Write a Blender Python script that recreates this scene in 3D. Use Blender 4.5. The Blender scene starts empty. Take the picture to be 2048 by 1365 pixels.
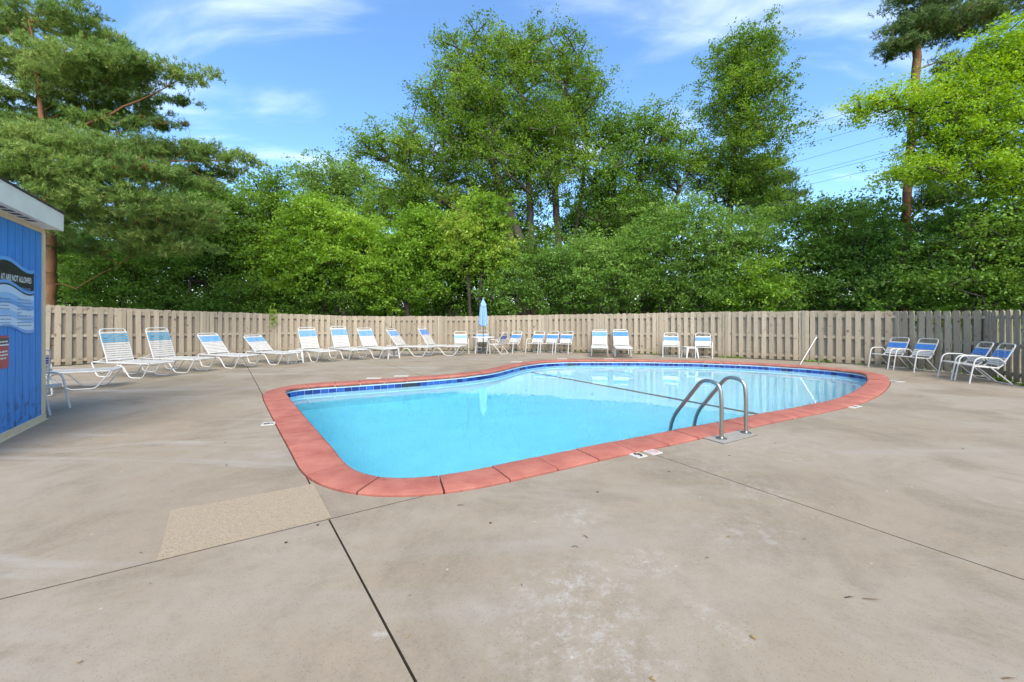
import bpy, bmesh, math, random
import numpy as np
from mathutils import Vector, Matrix

S = bpy.context.scene
COL = S.collection
R = math.radians
rnd = random.Random(7)

# ------------------------------------------------------------------ camera
EYE = 1.46
FPX, CX, HY = 830.0, 1024.0, 637.0           # calibration of the photograph (2048 wide)
cam_d = bpy.data.cameras.new('camera')
cam_d.sensor_width = 36.0
cam_d.lens = FPX / 2048 * 36.0
cam_d.shift_y = -(682.5 - HY) / 2048
cam_d.clip_start = 0.05
cam_d.clip_end = 2000
cam = bpy.data.objects.new('camera', cam_d)
cam.location = (0, 0, EYE)
cam.rotation_euler = (R(90), 0, 0)
COL.objects.link(cam)
S.camera = cam

# ------------------------------------------------------------------ world, sun, exposure
SUN_EL, SUN_AZ = 46.0, 171.0                 # azimuth clockwise from +Y: behind the camera, to the right
W = bpy.data.worlds.new('World')
S.world = W
W.use_nodes = True
nt = W.node_tree
for n in list(nt.nodes):
    nt.nodes.remove(n)
def N(tree, kind, **kw):
    n = tree.nodes.new(kind)
    for k, v in kw.items():
        setattr(n, k, v)
    return n
wo = N(nt, 'ShaderNodeOutputWorld')
bg = N(nt, 'ShaderNodeBackground')
bg.inputs['Strength'].default_value = 0.15
sky = N(nt, 'ShaderNodeTexSky')
sky.sky_type = 'NISHITA'
sky.sun_disc = False
sky.sun_elevation = R(SUN_EL)
sky.sun_rotation = R(SUN_AZ)
sky.altitude = 200
sky.air_density = 1.0
sky.dust_density = 0.6
sky.ozone_density = 2.2
tc = N(nt, 'ShaderNodeTexCoord')
# thin clouds: noise on the direction projected to a flat layer overhead
sep = N(nt, 'ShaderNodeSeparateXYZ')
nt.links.new(tc.outputs['Generated'], sep.inputs[0])
zmax = N(nt, 'ShaderNodeMath', operation='MAXIMUM'); zmax.inputs[1].default_value = 0.0
nt.links.new(sep.outputs['Z'], zmax.inputs[0])
zadd = N(nt, 'ShaderNodeMath', operation='ADD'); zadd.inputs[1].default_value = 0.16
nt.links.new(zmax.outputs[0], zadd.inputs[0])
comb = N(nt, 'ShaderNodeCombineXYZ')
for i, ax in enumerate('XY'):
    dv = N(nt, 'ShaderNodeMath', operation='DIVIDE')
    nt.links.new(sep.outputs[ax], dv.inputs[0]); nt.links.new(zadd.outputs[0], dv.inputs[1])
    nt.links.new(dv.outputs[0], comb.inputs[i])
mp = N(nt, 'ShaderNodeMapping')
mp.inputs['Scale'].default_value = (1.3, 3.0, 1)
mp.inputs['Rotation'].default_value = (0, 0, R(-14))
mp.inputs['Location'].default_value = (7.9, 2.6, 0)
nt.links.new(comb.outputs[0], mp.inputs['Vector'])
cn = N(nt, 'ShaderNodeTexNoise'); cn.inputs['Scale'].default_value = 1.0
cn.inputs['Detail'].default_value = 7; cn.inputs['Roughness'].default_value = 0.52; cn.inputs['Distortion'].default_value = 0.5
nt.links.new(mp.outputs[0], cn.inputs['Vector'])
cr = N(nt, 'ShaderNodeMapRange'); cr.interpolation_type = 'SMOOTHSTEP'
cr.inputs['From Min'].default_value = 0.47; cr.inputs['From Max'].default_value = 0.92
cr.inputs['To Min'].default_value = 0.04; cr.inputs['To Max'].default_value = 0.75
nt.links.new(cn.outputs['Fac'], cr.inputs['Value'])
mix = N(nt, 'ShaderNodeMix', data_type='RGBA')
nt.links.new(cr.outputs[0], mix.inputs['Factor'])
hsn = N(nt, 'ShaderNodeHueSaturation'); hsn.inputs['Saturation'].default_value = 1.25
nt.links.new(sky.outputs[0], hsn.inputs['Color']); nt.links.new(hsn.outputs[0], mix.inputs['A'])
mix.inputs['B'].default_value = (6.3, 6.6, 7.0, 1)
nt.links.new(mix.outputs['Result'], bg.inputs['Color'])
nt.links.new(bg.outputs[0], wo.inputs['Surface'])

sd = bpy.data.lights.new('sun', 'SUN')
sd.energy = 3.0
sd.angle = R(42)
sd.color = (1.0, 0.91, 0.76)
sun = bpy.data.objects.new('sun', sd)
COL.objects.link(sun)
to_sun = Vector((math.sin(R(SUN_AZ)) * math.cos(R(SUN_EL)), math.cos(R(SUN_AZ)) * math.cos(R(SUN_EL)), math.sin(R(SUN_EL))))
sun.rotation_euler = to_sun.to_track_quat('Z', 'Y').to_euler()

S.view_settings.view_transform = 'Standard'
S.view_settings.look = 'None'
S.view_settings.gamma = 1
S.view_settings.use_curve_mapping = False
S.view_settings.exposure = 1.15
S.render.engine = 'CYCLES'
S.cycles.use_denoising = True
S.cycles.max_bounces = 6
S.cycles.diffuse_bounces = 3
S.cycles.use_adaptive_sampling = True
S.cycles.adaptive_threshold = 0.02
S.cycles.glossy_bounces = 3
S.cycles.transmission_bounces = 6
S.cycles.transparent_max_bounces = 8
S.cycles.sample_clamp_indirect = 8

# ------------------------------------------------------------------ helpers
def G(px, py, z=0.0):
    """a point of the photograph on the level plane z"""
    d = FPX * (EYE - z) / (py - HY)
    return Vector(((px - CX) / FPX * d, d, z))
def D(px, py, d):
    """a point of the photograph at distance d"""
    return Vector(((px - CX) / FPX * d, d, EYE - (py - HY) / FPX * d))

def lin(r, g, b):
    f = lambda c: (c / 255 / 12.92) if c <= 10 else ((c / 255 + 0.055) / 1.055) ** 2.4
    return (f(r), f(g), f(b))

class MB:
    def __init__(self):
        self.v = []; self.f = []
    def add(self, vs, fs):
        o = len(self.v)
        self.v += [tuple(p) for p in vs]
        self.f += [tuple(i + o for i in f) for f in fs]
        return self
    def box(self, x0, x1, y0, y1, z0, z1, M=None):
        vs = [Vector((x, y, z)) for z in (z0, z1) for y in (y0, y1) for x in (x0, x1)]
        if M is not None: vs = [M @ p for p in vs]
        return self.add(vs, [(0, 2, 3, 1), (4, 5, 7, 6), (0, 1, 5, 4), (2, 6, 7, 3), (0, 4, 6, 2), (1, 3, 7, 5)])
    def prism(self, pts, h0, h1, M=None):
        """outline pts (2D) between heights h0 and h1; M maps (x, y, h)"""
        n = len(pts)
        vs = [Vector((p[0], p[1], h)) for h in (h0, h1) for p in pts]
        if M is not None: vs = [M @ p for p in vs]
        fs = [tuple(range(n - 1, -1, -1)), tuple(range(n, 2 * n))]
        fs += [(i, (i + 1) % n, n + (i + 1) % n, n + i) for i in range(n)]
        return self.add(vs, fs)
    def tube(self, path, r, n=8, closed=False):
        P = [Vector(p) for p in path]
        m = len(P)
        rs = r if isinstance(r, (list, tuple)) else [r] * m
        T = []
        for i in range(m):
            a = P[(i - 1) % m] if (closed or i > 0) else P[0]
            b = P[(i + 1) % m] if (closed or i < m - 1) else P[-1]
            T.append((b - a).normalized())
        up = Vector((0, 0, 1)) if abs(T[0].z) < 0.9 else Vector((1, 0, 0))
        nv = (up - T[0] * up.dot(T[0])).normalized()
        vs = []
        for i in range(m):
            nv = (nv - T[i] * nv.dot(T[i]))
            nv = nv.normalized() if nv.length > 1e-6 else T[i].orthogonal().normalized()
            bv = T[i].cross(nv)
            for k in range(n):
                a = 2 * math.pi * k / n
                vs.append(P[i] + (nv * math.cos(a) + bv * math.sin(a)) * rs[i])
        fs = []
        for i in range(m if closed else m - 1):
            j = (i + 1) % m
            for k in range(n):
                l = (k + 1) % n
                fs.append((i * n + k, i * n + l, j * n + l, j * n + k))
        if not closed:
            fs.append(tuple(range(n - 1, -1, -1)))
            fs.append(tuple((m - 1) * n + k for k in range(n)))
        return self.add(vs, fs)
    def lathe(self, prof, n=24, c=(0, 0)):
        vs = []; fs = []
        for r, z in prof:
            for k in range(n):
                a = 2 * math.pi * k / n
                vs.append((c[0] + r * math.cos(a), c[1] + r * math.sin(a), z))
        for i in range(len(prof) - 1):
            for k in range(n):
                l = (k + 1) % n
                fs.append((i * n + k, i * n + l, (i + 1) * n + l, (i + 1) * n + k))
        fs.append(tuple(range(n - 1, -1, -1)))
        fs.append(tuple((len(prof) - 1) * n + k for k in range(n)))
        return self.add(vs, fs)
    def mesh(self, name, mat, smooth=False):
        me = bpy.data.meshes.new(name)
        me.from_pydata(self.v, [], self.f)
        me.materials.append(mat)
        if smooth:
            me.polygons.foreach_set('use_smooth', [True] * len(me.polygons))
            try: me.set_sharp_from_angle(angle=R(40))
            except Exception: pass
        me.update()
        return me
    def build(self, name, mat, parent=None, smooth=False):
        return link(name, self.mesh(name, mat, smooth), parent)

def link(name, me, parent=None, M=None):
    o = bpy.data.objects.new(name, me)
    COL.objects.link(o)
    if parent is not None: o.parent = parent
    if M is not None: o.matrix_basis = M
    return o
def tag(o, label=None, cat=None, group=None, kind=None):
    for k, v in (('label', label), ('category', cat), ('group', group), ('kind', kind)):
        if v: o[k] = v
    return o
def empty(name, loc=(0, 0, 0), rz=0.0):
    o = bpy.data.objects.new(name, None)
    o.empty_display_size = 0.2
    o.location = loc; o.rotation_euler = (0, 0, rz)
    COL.objects.link(o)
    return o
def copy_tree(o, parent=None):
    c = o.copy(); COL.objects.link(c); c.parent = parent
    for ch in o.children: copy_tree(ch, c)
    return c
def fillet(pts, r, n=5, closed=False):
    P = [Vector(p) for p in pts]; out = []; m = len(P)
    rr = r if isinstance(r, (list, tuple)) else [r] * m
    for i in range(m):
        if not closed and i in (0, m - 1):
            out.append(P[i]); continue
        a, b, c = P[i - 1], P[i], P[(i + 1) % m]
        k = min(rr[i], (a - b).length * 0.48, (c - b).length * 0.48)
        p0 = b + (a - b).normalized() * k; p1 = b + (c - b).normalized() * k
        for j in range(n + 1):
            t = j / n
            out.append(p0 * (1 - t) ** 2 + b * 2 * t * (1 - t) + p1 * t * t)
    return out

# ------------------------------------------------------------------ materials
def mat(name, col, rough=0.6, metal=0.0, var=0.0, scale=6.0, bump=0.0, bscale=60.0, detail=5, spec=0.5, stretch=None, col2=None):
    m = bpy.data.materials.new(name); m.use_nodes = True
    t = m.node_tree; b = t.nodes['Principled BSDF']
    b.inputs['Roughness'].default_value = rough
    b.inputs['Metallic'].default_value = metal
    b.inputs['Specular IOR Level'].default_value = spec
    b.inputs['Base Color'].default_value = (*col, 1)
    geo = N(t, 'ShaderNodeNewGeometry')
    vec = geo.outputs['Position']
    if stretch:
        mpn = N(t, 'ShaderNodeMapping'); mpn.inputs['Scale'].default_value = stretch
        t.links.new(vec, mpn.inputs['Vector']); vec = mpn.outputs[0]
    if var or col2:
        nz = N(t, 'ShaderNodeTexNoise'); nz.inputs['Scale'].default_value = scale; nz.inputs['Detail'].default_value = detail
        nz.inputs['Roughness'].default_value = 0.65
        t.links.new(vec, nz.inputs['Vector'])
        mr = N(t, 'ShaderNodeMapRange'); mr.inputs['From Min'].default_value = 0.3; mr.inputs['From Max'].default_value = 0.7
        t.links.new(nz.outputs['Fac'], mr.inputs['Value'])
        mx = N(t, 'ShaderNodeMix', data_type='RGBA')
        t.links.new(mr.outputs[0], mx.inputs['Factor'])
        c2 = col2 or tuple(c * (1 + var) for c in col)
        c1 = col if col2 else tuple(c * (1 - var) for c in col)
        mx.inputs['A'].default_value = (*c1, 1); mx.inputs['B'].default_value = (*c2, 1)
        t.links.new(mx.outputs['Result'], b.inputs['Base Color'])
    if bump:
        bn = N(t, 'ShaderNodeTexNoise'); bn.inputs['Scale'].default_value = bscale; bn.inputs['Detail'].default_value = 4
        t.links.new(vec, bn.inputs['Vector'])
        bp = N(t, 'ShaderNodeBump'); bp.inputs['Strength'].default_value = bump; bp.inputs['Distance'].default_value = 0.01
        t.links.new(bn.outputs['Fac'], bp.inputs['Height'])
        t.links.new(bp.outputs['Normal'], b.inputs['Normal'])
    return m

M_WHITE = mat('white_powder_coat', (0.52, 0.515, 0.49), 0.35, var=0.03, scale=9)
M_STRAP = mat('white_vinyl_strap', (0.50, 0.49, 0.46), 0.45, var=0.10, scale=14)
M_BLUE = mat('blue_vinyl_strap', lin(62, 128, 205), 0.45, var=0.12, scale=16)
M_TEAL = mat('faded_teal_strap', lin(84, 142, 168), 0.55, var=0.15, scale=18)
M_SKYB = mat('faded_blue_strap', lin(92, 150, 205), 0.5, var=0.12, scale=18)
M_NAVY = mat('dark_blue_strap', lin(40, 84, 172), 0.5, var=0.1, scale=16)
M_PLASTIC = mat('white_plastic', (0.52, 0.51, 0.485), 0.5, var=0.04, scale=8)
M_STEEL = mat('brushed_steel', (0.40, 0.375, 0.34), 0.33, 1.0, var=0.12, scale=25, stretch=(1, 1, 6))
M_DARK = mat('dark_metal', (0.04, 0.04, 0.04), 0.5)
M_UMB = mat('pale_blue_canvas', lin(126, 162, 214), 0.9, var=0.08, scale=10, bump=0.15, bscale=300)
M_POST = mat('brown_metal', lin(90, 80, 72), 0.5)

def fence_material():
    m = mat('taupe_fence_paint', lin(152, 140, 121), 0.8, var=0.11, scale=3.0, bump=0.35, bscale=40, stretch=(12, 12, 1.0))
    t = m.node_tree; b = t.nodes['Principled BSDF']
    src = b.inputs['Base Color'].links[0].from_socket
    oi = N(t, 'ShaderNodeObjectInfo')
    hs = N(t, 'ShaderNodeHueSaturation')
    mr = N(t, 'ShaderNodeMapRange'); mr.inputs['To Min'].default_value = 0.80; mr.inputs['To Max'].default_value = 1.12
    t.links.new(oi.outputs['Random'], mr.inputs['Value'])
    t.links.new(mr.outputs[0], hs.inputs['Value'])
    t.links.new(src, hs.inputs['Color'])
    # knots and peeling specks
    geo = N(t, 'ShaderNodeNewGeometry')
    nz = N(t, 'ShaderNodeTexNoise'); nz.inputs['Scale'].default_value = 7; nz.inputs['Detail'].default_value = 6
    t.links.new(geo.outputs['Position'], nz.inputs['Vector'])
    mk = N(t, 'ShaderNodeMapRange'); mk.inputs['From Min'].default_value = 0.63; mk.inputs['From Max'].default_value = 0.70
    t.links.new(nz.outputs['Fac'], mk.inputs['Value'])
    mx = N(t, 'ShaderNodeMix', data_type='RGBA')
    t.links.new(mk.outputs[0], mx.inputs['Factor']); t.links.new(hs.outputs[0], mx.inputs['A'])
    mx.inputs['B'].default_value = (*lin(108, 93, 76), 1)
    # splash dirt along the foot
    sx = N(t, 'ShaderNodeSeparateXYZ'); t.links.new(geo.outputs['Position'], sx.inputs[0])
    md = N(t, 'ShaderNodeMapRange'); md.inputs['From Min'].default_value = 0.02; md.inputs['From Max'].default_value = 0.32
    md.inputs['To Min'].default_value = 0.75; md.inputs['To Max'].default_value = 0.0
    t.links.new(sx.outputs['Z'], md.inputs['Value'])
    nz2 = N(t, 'ShaderNodeTexNoise'); nz2.inputs['Scale'].default_value = 5
    t.links.new(geo.outputs['Position'], nz2.inputs['Vector'])
    mm = N(t, 'ShaderNodeMath', operation='MULTIPLY'); t.links.new(md.outputs[0], mm.inputs[0]); t.links.new(nz2.outputs['Fac'], mm.inputs[1])
    mx2 = N(t, 'ShaderNodeMix', data_type='RGBA'); t.links.new(mm.outputs[0], mx2.inputs['Factor'])
    t.links.new(mx.outputs['Result'], mx2.inputs['A']); mx2.inputs['B'].default_value = (*lin(98, 84, 50), 1)
    t.links.new(mx2.outputs['Result'], b.inputs['Base Color'])
    return m
M_FENCE = fence_material()

def concrete_material():
    m = bpy.data.materials.new('weathered_concrete'); m.use_nodes = True
    t = m.node_tree; b = t.nodes['Principled BSDF']
    b.inputs['Roughness'].default_value = 0.85; b.inputs['Specular IOR Level'].default_value = 0.3
    geo = N(t, 'ShaderNodeNewGeometry'); P = geo.outputs['Position']
    def noise(scale, detail=5, rough=0.6, vec=P, dist=0.0):
        n = N(t, 'ShaderNodeTexNoise'); n.inputs['Scale'].default_value = scale; n.inputs['Detail'].default_value = detail
        n.inputs['Roughness'].default_value = rough; n.inputs['Distortion'].default_value = dist
        t.links.new(vec, n.inputs['Vector']); return n.outputs['Fac']
    def rng(v, a, b2, c=0.0, d=1.0, smooth=True):
        n = N(t, 'ShaderNodeMapRange'); n.interpolation_type = 'SMOOTHSTEP' if smooth else 'LINEAR'
        for k, x in zip(('From Min', 'From Max', 'To Min', 'To Max'), (a, b2, c, d)): n.inputs[k].default_value = x
        t.links.new(v, n.inputs['Value']); return n.outputs[0]
    def mixc(f, a, bcol):
        n = N(t, 'ShaderNodeMix', data_type='RGBA')
        t.links.new(f, n.inputs['Factor'])
        for s, c in (('A', a), ('B', bcol)):
            if isinstance(c, tuple): n.inputs[s].default_value = (*c, 1)
            else: t.links.new(c, n.inputs[s])
        return n.outputs['Result']
    def mul(a, bb, op='MULTIPLY'):
        n = N(t, 'ShaderNodeMath', operation=op)
        for i, x in enumerate((a, bb)):
            if isinstance(x, (int, float)): n.inputs[i].default_value = x
            else: t.links.new(x, n.inputs[i])
        return n.outputs[0]
    tan, grey, brown = (0.258, 0.207, 0.140), (0.286, 0.244, 0.184), (0.174, 0.136, 0.087)
    c = mixc(rng(noise(0.45, 7, 0.62), 0.43, 0.58), tan, grey)
    c = mixc(rng(noise(0.8, 8, 0.7, dist=0.6), 0.44, 0.66, 0, 0.9), c, brown)
    c = mixc(rng(noise(6, 8, 0.75), 0.35, 0.75, 0, 0.35), c, (0.135, 0.113, 0.087))
    # long pale lime streaks on the left, along the fall of the slab
    mpn = N(t, 'ShaderNodeMapping'); mpn.inputs['Rotation'].default_value = (0, 0, R(12)); mpn.inputs['Scale'].default_value = (0.22, 1.5, 1)
    t.links.new(P, mpn.inputs['Vector'])
    st = rng(noise(1.0, 7, 0.6, mpn.outputs[0], 0.6), 0.52, 0.72)
    sx = N(t, 'ShaderNodeSeparateXYZ'); t.links.new(P, sx.inputs[0])
    left = rng(sx.outputs['X'], -1.0, -3.2)
    c = mixc(mul(mul(st, left), 0.9), c, (0.35, 0.335, 0.31))
    c = mixc(mul(st, 0.5), c, (0.30, 0.28, 0.25))
    # scaled and whitened spots where water was splashed out
    fine = rng(noise(9, 12, 0.85, dist=0.15), 0.48, 0.62)
    for px, py, rad, k in ((1150, 1030, 0.22, 0.7), (1290, 1120, 0.2, 0.75), (1130, 1230, 0.42, 0.7), (1180, 1165, 0.25, 0.6), (1385, 1215, 0.12, 0.7),
                           (1460, 1265, 0.12, 0.6), (1500, 1060, 0.35, 0.5), (760, 1270, 0.05, 0.9), (1250, 1330, 0.3, 0.55),
                           (1400, 930, 0.5, 0.4), (1560, 900, 0.6, 0.4), (600, 900, 0.35, 0.6), (560, 830, 0.35, 0.6), (1530, 985, 0.3, 0.5), (1820, 775, 0.5, 0.5)):
        p = G(px, py)
        dn = N(t, 'ShaderNodeVectorMath', operation='DISTANCE'); t.links.new(P, dn.inputs[0]); dn.inputs[1].default_value = p
        c = mixc(mul(mul(rng(dn.outputs['Value'], rad * 1.5, rad * 0.2), fine), k * 1.15), c, (0.37, 0.35, 0.315))
    # grit: dark and pale grains
    vo = N(t, 'ShaderNodeTexVoronoi'); vo.inputs['Scale'].default_value = 70; t.links.new(P, vo.inputs['Vector'])
    c = mixc(rng(vo.outputs['Distance'], 0.30, 0.05, 0, 0.75), c, (0.10, 0.085, 0.066))
    v2 = N(t, 'ShaderNodeTexVoronoi'); v2.inputs['Scale'].default_value = 5.2; t.links.new(P, v2.inputs['Vector'])
    c = mixc(mul(rng(v2.outputs['Distance'], 0.055, 0.03), rng(noise(1.6, 3), 0.5, 0.6)), c, (0.44, 0.41, 0.35))
    c = mixc(rng(noise(38, 6, 0.8), 0.3, 0.7, 0.0, 0.55), c, (0.27, 0.235, 0.19))
    t.links.new(c, b.inputs['Base Color'])
    bp = N(t, 'ShaderNodeBump'); bp.inputs['Strength'].default_value = 0.25; bp.inputs['Distance'].default_value = 0.006
    t.links.new(noise(110, 5, 0.8), bp.inputs['Height']); t.links.new(bp.outputs[0], b.inputs['Normal'])
    t.links.new(rng(noise(1.3, 5), 0.3, 0.7, 0.72, 0.95), b.inputs['Roughness'])
    return m
M_CONC = concrete_material()
M_PATCH = mat('tan_aggregate_patch', (0.37, 0.298, 0.205), 0.9, bump=0.9, bscale=130, col2=(0.245, 0.193, 0.127), scale=70, detail=6)
M_PLATE = mat('pale_concrete_patch', (0.25, 0.232, 0.205), 0.85, var=0.12, scale=9, bump=0.25, bscale=120)
M_JOINT = mat('joint_filler_and_shade', (0.055, 0.042, 0.03), 0.95, var=0.4, scale=20)
M_SOIL = mat('leafy_soil', (0.05, 0.055, 0.025), 0.95, col2=(0.05, 0.085, 0.02), scale=1.2, detail=8, bump=0.8, bscale=12)

def coping_material():
    m = mat('salmon_painted_coping', lin(140, 76, 64), 0.8, bump=0.4, bscale=70, col2=lin(166, 104, 88), scale=3.5, detail=9)
    t = m.node_tree; b = t.nodes['Principled BSDF']; src = b.inputs['Base Color'].links[0].from_socket
    geo = N(t, 'ShaderNodeNewGeometry')
    mpn = N(t, 'ShaderNodeMapping'); mpn.inputs['Scale'].default_value = (1.0, 7, 1); t.links.new(geo.outputs['Position'], mpn.inputs['Vector'])
    nz = N(t, 'ShaderNodeTexNoise'); nz.inputs['Scale'].default_value = 4; nz.inputs['Detail'].default_value = 8; nz.inputs['Roughness'].default_value = 0.75
    t.links.new(mpn.outputs[0], nz.inputs['Vector'])
    mk = N(t, 'ShaderNodeMapRange'); mk.inputs['From Min'].default_value = 0.55; mk.inputs['From Max'].default_value = 0.72; mk.inputs['To Max'].default_value = 0.75
    t.links.new(nz.outputs['Fac'], mk.inputs['Value'])
    mx = N(t, 'ShaderNodeMix', data_type='RGBA'); t.links.new(mk.outputs[0], mx.inputs['Factor']); t.links.new(src, mx.inputs['A'])
    mx.inputs['B'].default_value = (*lin(100, 55, 49), 1)
    oi = N(t, 'ShaderNodeObjectInfo'); hs = N(t, 'ShaderNodeHueSaturation')
    mr = N(t, 'ShaderNodeMapRange'); mr.inputs['To Min'].default_value = 0.93; mr.inputs['To Max'].default_value = 1.07
    t.links.new(oi.outputs['Random'], mr.inputs['Value']); t.links.new(mr.outputs[0], hs.inputs['Value'])
    t.links.new(mx.outputs['Result'], hs.inputs['Color']); t.links.new(hs.outputs[0], b.inputs['Base Color'])
    return m
M_COPING = coping_material()
M_PLASTER = mat('pale_blue_plaster', (0.70, 0.86, 0.95), 0.8, var=0.04, scale=2.0)
M_LINE = mat('dark_line_tile', (0.03, 0.05, 0.06), 0.5)
M_BLACKTILE = mat('black_sign_tile', (0.012, 0.02, 0.03), 0.3)
M_TILEWHITE = mat('white_marker_tile', (0.50, 0.485, 0.44), 0.4, var=0.12, scale=12)
M_PRINT = mat('black_print', (0.02, 0.02, 0.02), 0.5)
M_REDPRINT = mat('faded_red_print', lin(205, 120, 130), 0.6)
M_WPRINT = mat('white_print', (0.8, 0.8, 0.8), 0.5)

def attr_mat(name, ramp, rough=0.5, transl=0.0, attr='tint', spec=0.3):
    m = bpy.data.materials.new(name); m.use_nodes = True
    t = m.node_tree; b = t.nodes['Principled BSDF']
    b.inputs['Roughness'].default_value = rough; b.inputs['Specular IOR Level'].default_value = spec
    a = N(t, 'ShaderNodeAttribute'); a.attribute_name = attr
    r = N(t, 'ShaderNodeValToRGB')
    els = r.color_ramp.elements
    for i, (p, c) in enumerate(ramp):
        e = els[i] if i < 2 else els.new(p)
        e.position = p; e.color = (*c, 1)
    t.links.new(a.outputs['Fac'], r.inputs[0]); t.links.new(r.outputs[0], b.inputs['Base Color'])
    if transl:
        tr = N(t, 'ShaderNodeBsdfTranslucent')
        hs = N(t, 'ShaderNodeHueSaturation'); hs.inputs['Hue'].default_value = 0.485; hs.inputs['Value'].default_value = 1.25; hs.inputs['Saturation'].default_value = 1.1
        t.links.new(r.outputs[0], hs.inputs['Color']); t.links.new(hs.outputs[0], tr.inputs['Color'])
        ms = N(t, 'ShaderNodeMixShader'); ms.inputs[0].default_value = transl
        t.links.new(b.outputs[0], ms.inputs[1]); t.links.new(tr.outputs[0], ms.inputs[2])
        t.links.new(ms.outputs[0], t.nodes['Material Output'].inputs['Surface'])
    return m
M_TILE = attr_mat('blue_waterline_tile', [(0.0, lin(8, 24, 78)), (0.5, lin(18, 52, 124)), (1.0, lin(42, 86, 158))], 0.2, 0, spec=0.5)
def leaf_mat(name, dark, mid, light, transl=0.45, dry=None):
    rp = [(0.0, dark), (0.55, mid), (1.0, light)]
    if dry: rp = [(0.0, dry), (1.0, light), (0.10, dry), (0.16, dark), (0.55, mid)]
    return attr_mat(name, rp, 0.55, transl)
LEAF = {
    'elm': leaf_mat('elm_leaves', (0.069, 0.138, 0.019), (0.147, 0.270, 0.032), (0.267, 0.407, 0.058)),
    'dark': leaf_mat('dark_leaves', (0.062, 0.134, 0.021), (0.129, 0.255, 0.035), (0.235, 0.389, 0.065)),
    'bright': leaf_mat('bright_leaves', (0.092, 0.198, 0.019), (0.198, 0.363, 0.036), (0.340, 0.506, 0.068)),
    'yellow': leaf_mat('yellow_green_leaves', (0.101, 0.209, 0.021), (0.221, 0.380, 0.044), (0.423, 0.517, 0.095)),
    'hedge': leaf_mat('hedge_leaves', (0.069, 0.143, 0.023), (0.152, 0.292, 0.047), (0.276, 0.429, 0.100)),
    'elder': leaf_mat('box_elder_leaves', (0.120, 0.231, 0.021), (0.258, 0.429, 0.040), (0.423, 0.594, 0.074), 0.45),
    'pale': leaf_mat('pale_leaves', (0.120, 0.220, 0.047), (0.193, 0.330, 0.063), (0.294, 0.440, 0.105)),
    'pine': leaf_mat('pine_needles', (0.075, 0.125, 0.028), (0.165, 0.275, 0.06), (0.31, 0.40, 0.11), 0.4, (0.26, 0.14, 0.05)),
    'pined': leaf_mat('dark_pine_needles', (0.05, 0.095, 0.03), (0.11, 0.185, 0.05), (0.18, 0.26, 0.07), 0.3),
    'under': leaf_mat('undergrowth_leaves', (0.062, 0.128, 0.020), (0.123, 0.242, 0.033), (0.224, 0.362, 0.057)),
}
M_BARK = mat('grey_bark', (0.085, 0.068, 0.05), 0.9, var=0.35, scale=5, bump=0.8, bscale=25, stretch=(3, 3, 0.6))
M_BARKD = mat('dark_bark', (0.05, 0.04, 0.03), 0.9, var=0.3, scale=5, bump=0.8, bscale=25, stretch=(3, 3, 0.6))
M_BARKP = mat('orange_pine_bark', (0.24, 0.105, 0.038), 0.9, col2=(0.13, 0.07, 0.035), scale=4, detail=7, bump=0.9, bscale=18, stretch=(3, 3, 1))

# ------------------------------------------------------------------ pool outline (inner edge of the coping)
near = [(578, 793), (592, 809), (610, 830), (643.5, 868), (667.7, 893.8), (685.9, 918), (701, 934), (722, 946.7), (743, 952), (764.6, 955), (807, 956.4),
        (843, 953), (882.7, 948.3), (943, 938.3), (1008, 924.3), (1099, 905.9), (1180, 889.3), (1287.4, 869.6), (1341, 858.8), (1416.3, 845.3),
        (1506.6, 827.3), (1586, 814.2), (1664, 798.6), (1703, 783.8), (1722.7, 772), (1734.4, 761)]
far = [(1730.5, 749), (1715, 745), (1664, 739.2), (1605.5, 734.5), (1507.8, 728.5), (1390.6, 724), (1273.4, 722), (1195, 721.9), (1136.7, 722.3),
       (1097.7, 723.6), (1062, 727.3), (1040, 731.4), (1020, 736.3), (994.8, 743), (956, 748.7), (917, 753), (843, 759), (752.5, 765), (661.6, 771), (601, 775), (580, 777.5), (570, 781.5)]
ctrl = [G(x, y, 0.03) for x, y in near] + [G(x, y, 0.0) for x, y in far]
ctrl = [Vector((p.x, p.y)) for p in ctrl]
def resample(pts, n, closed=True):
    m = len(pts); seq = pts + [pts[0]] if closed else pts
    L = [0]
    for a, b in zip(seq, seq[1:]): L.append(L[-1] + (b - a).length)
    out = []
    for i in range(n):
        t = L[-1] * i / (n if closed else n - 1); k = max(j for j in range(len(L)) if L[j] <= t + 1e-9); k = min(k, len(L) - 2)
        f = (t - L[k]) / (L[k + 1] - L[k]); out.append(seq[k].lerp(seq[k + 1], f))
    return out, L[-1]
def smooth(pts, it):
    for _ in range(it):
        m = len(pts)
        pts = [pts[i] * 0.5 + (pts[i - 1] + pts[(i + 1) % m]) * 0.25 for i in range(m)]
    return pts
NP = 416
outline, PER = resample(ctrl, NP)
outline = smooth(outline, 12)
outline, PER = resample(outline, NP)
def offset(pts, d):
    """outward for a counter-clockwise loop when d > 0"""
    m = len(pts); out = []
    for i in range(m):
        t = (pts[(i + 1) % m] - pts[i - 1]).normalized()
        out.append(pts[i] + Vector((t.y, -t.x)) * d)
    return out
area = sum(a.x * b.y - b.x * a.y for a, b in zip(outline, outline[1:] + outline[:1]))
if area < 0: outline.reverse()
COPW = 0.40
WATER = -0.155
wall_line = offset(outline, 0.035)              # the coping overhangs the wall a little
outer = smooth(offset(outline, COPW), 12)

pool = empty('swimming_pool', (0, 0, 0))
tag(pool, 'free-form swimming pool with salmon red coping and blue waterline tiles', 'pool')
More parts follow.
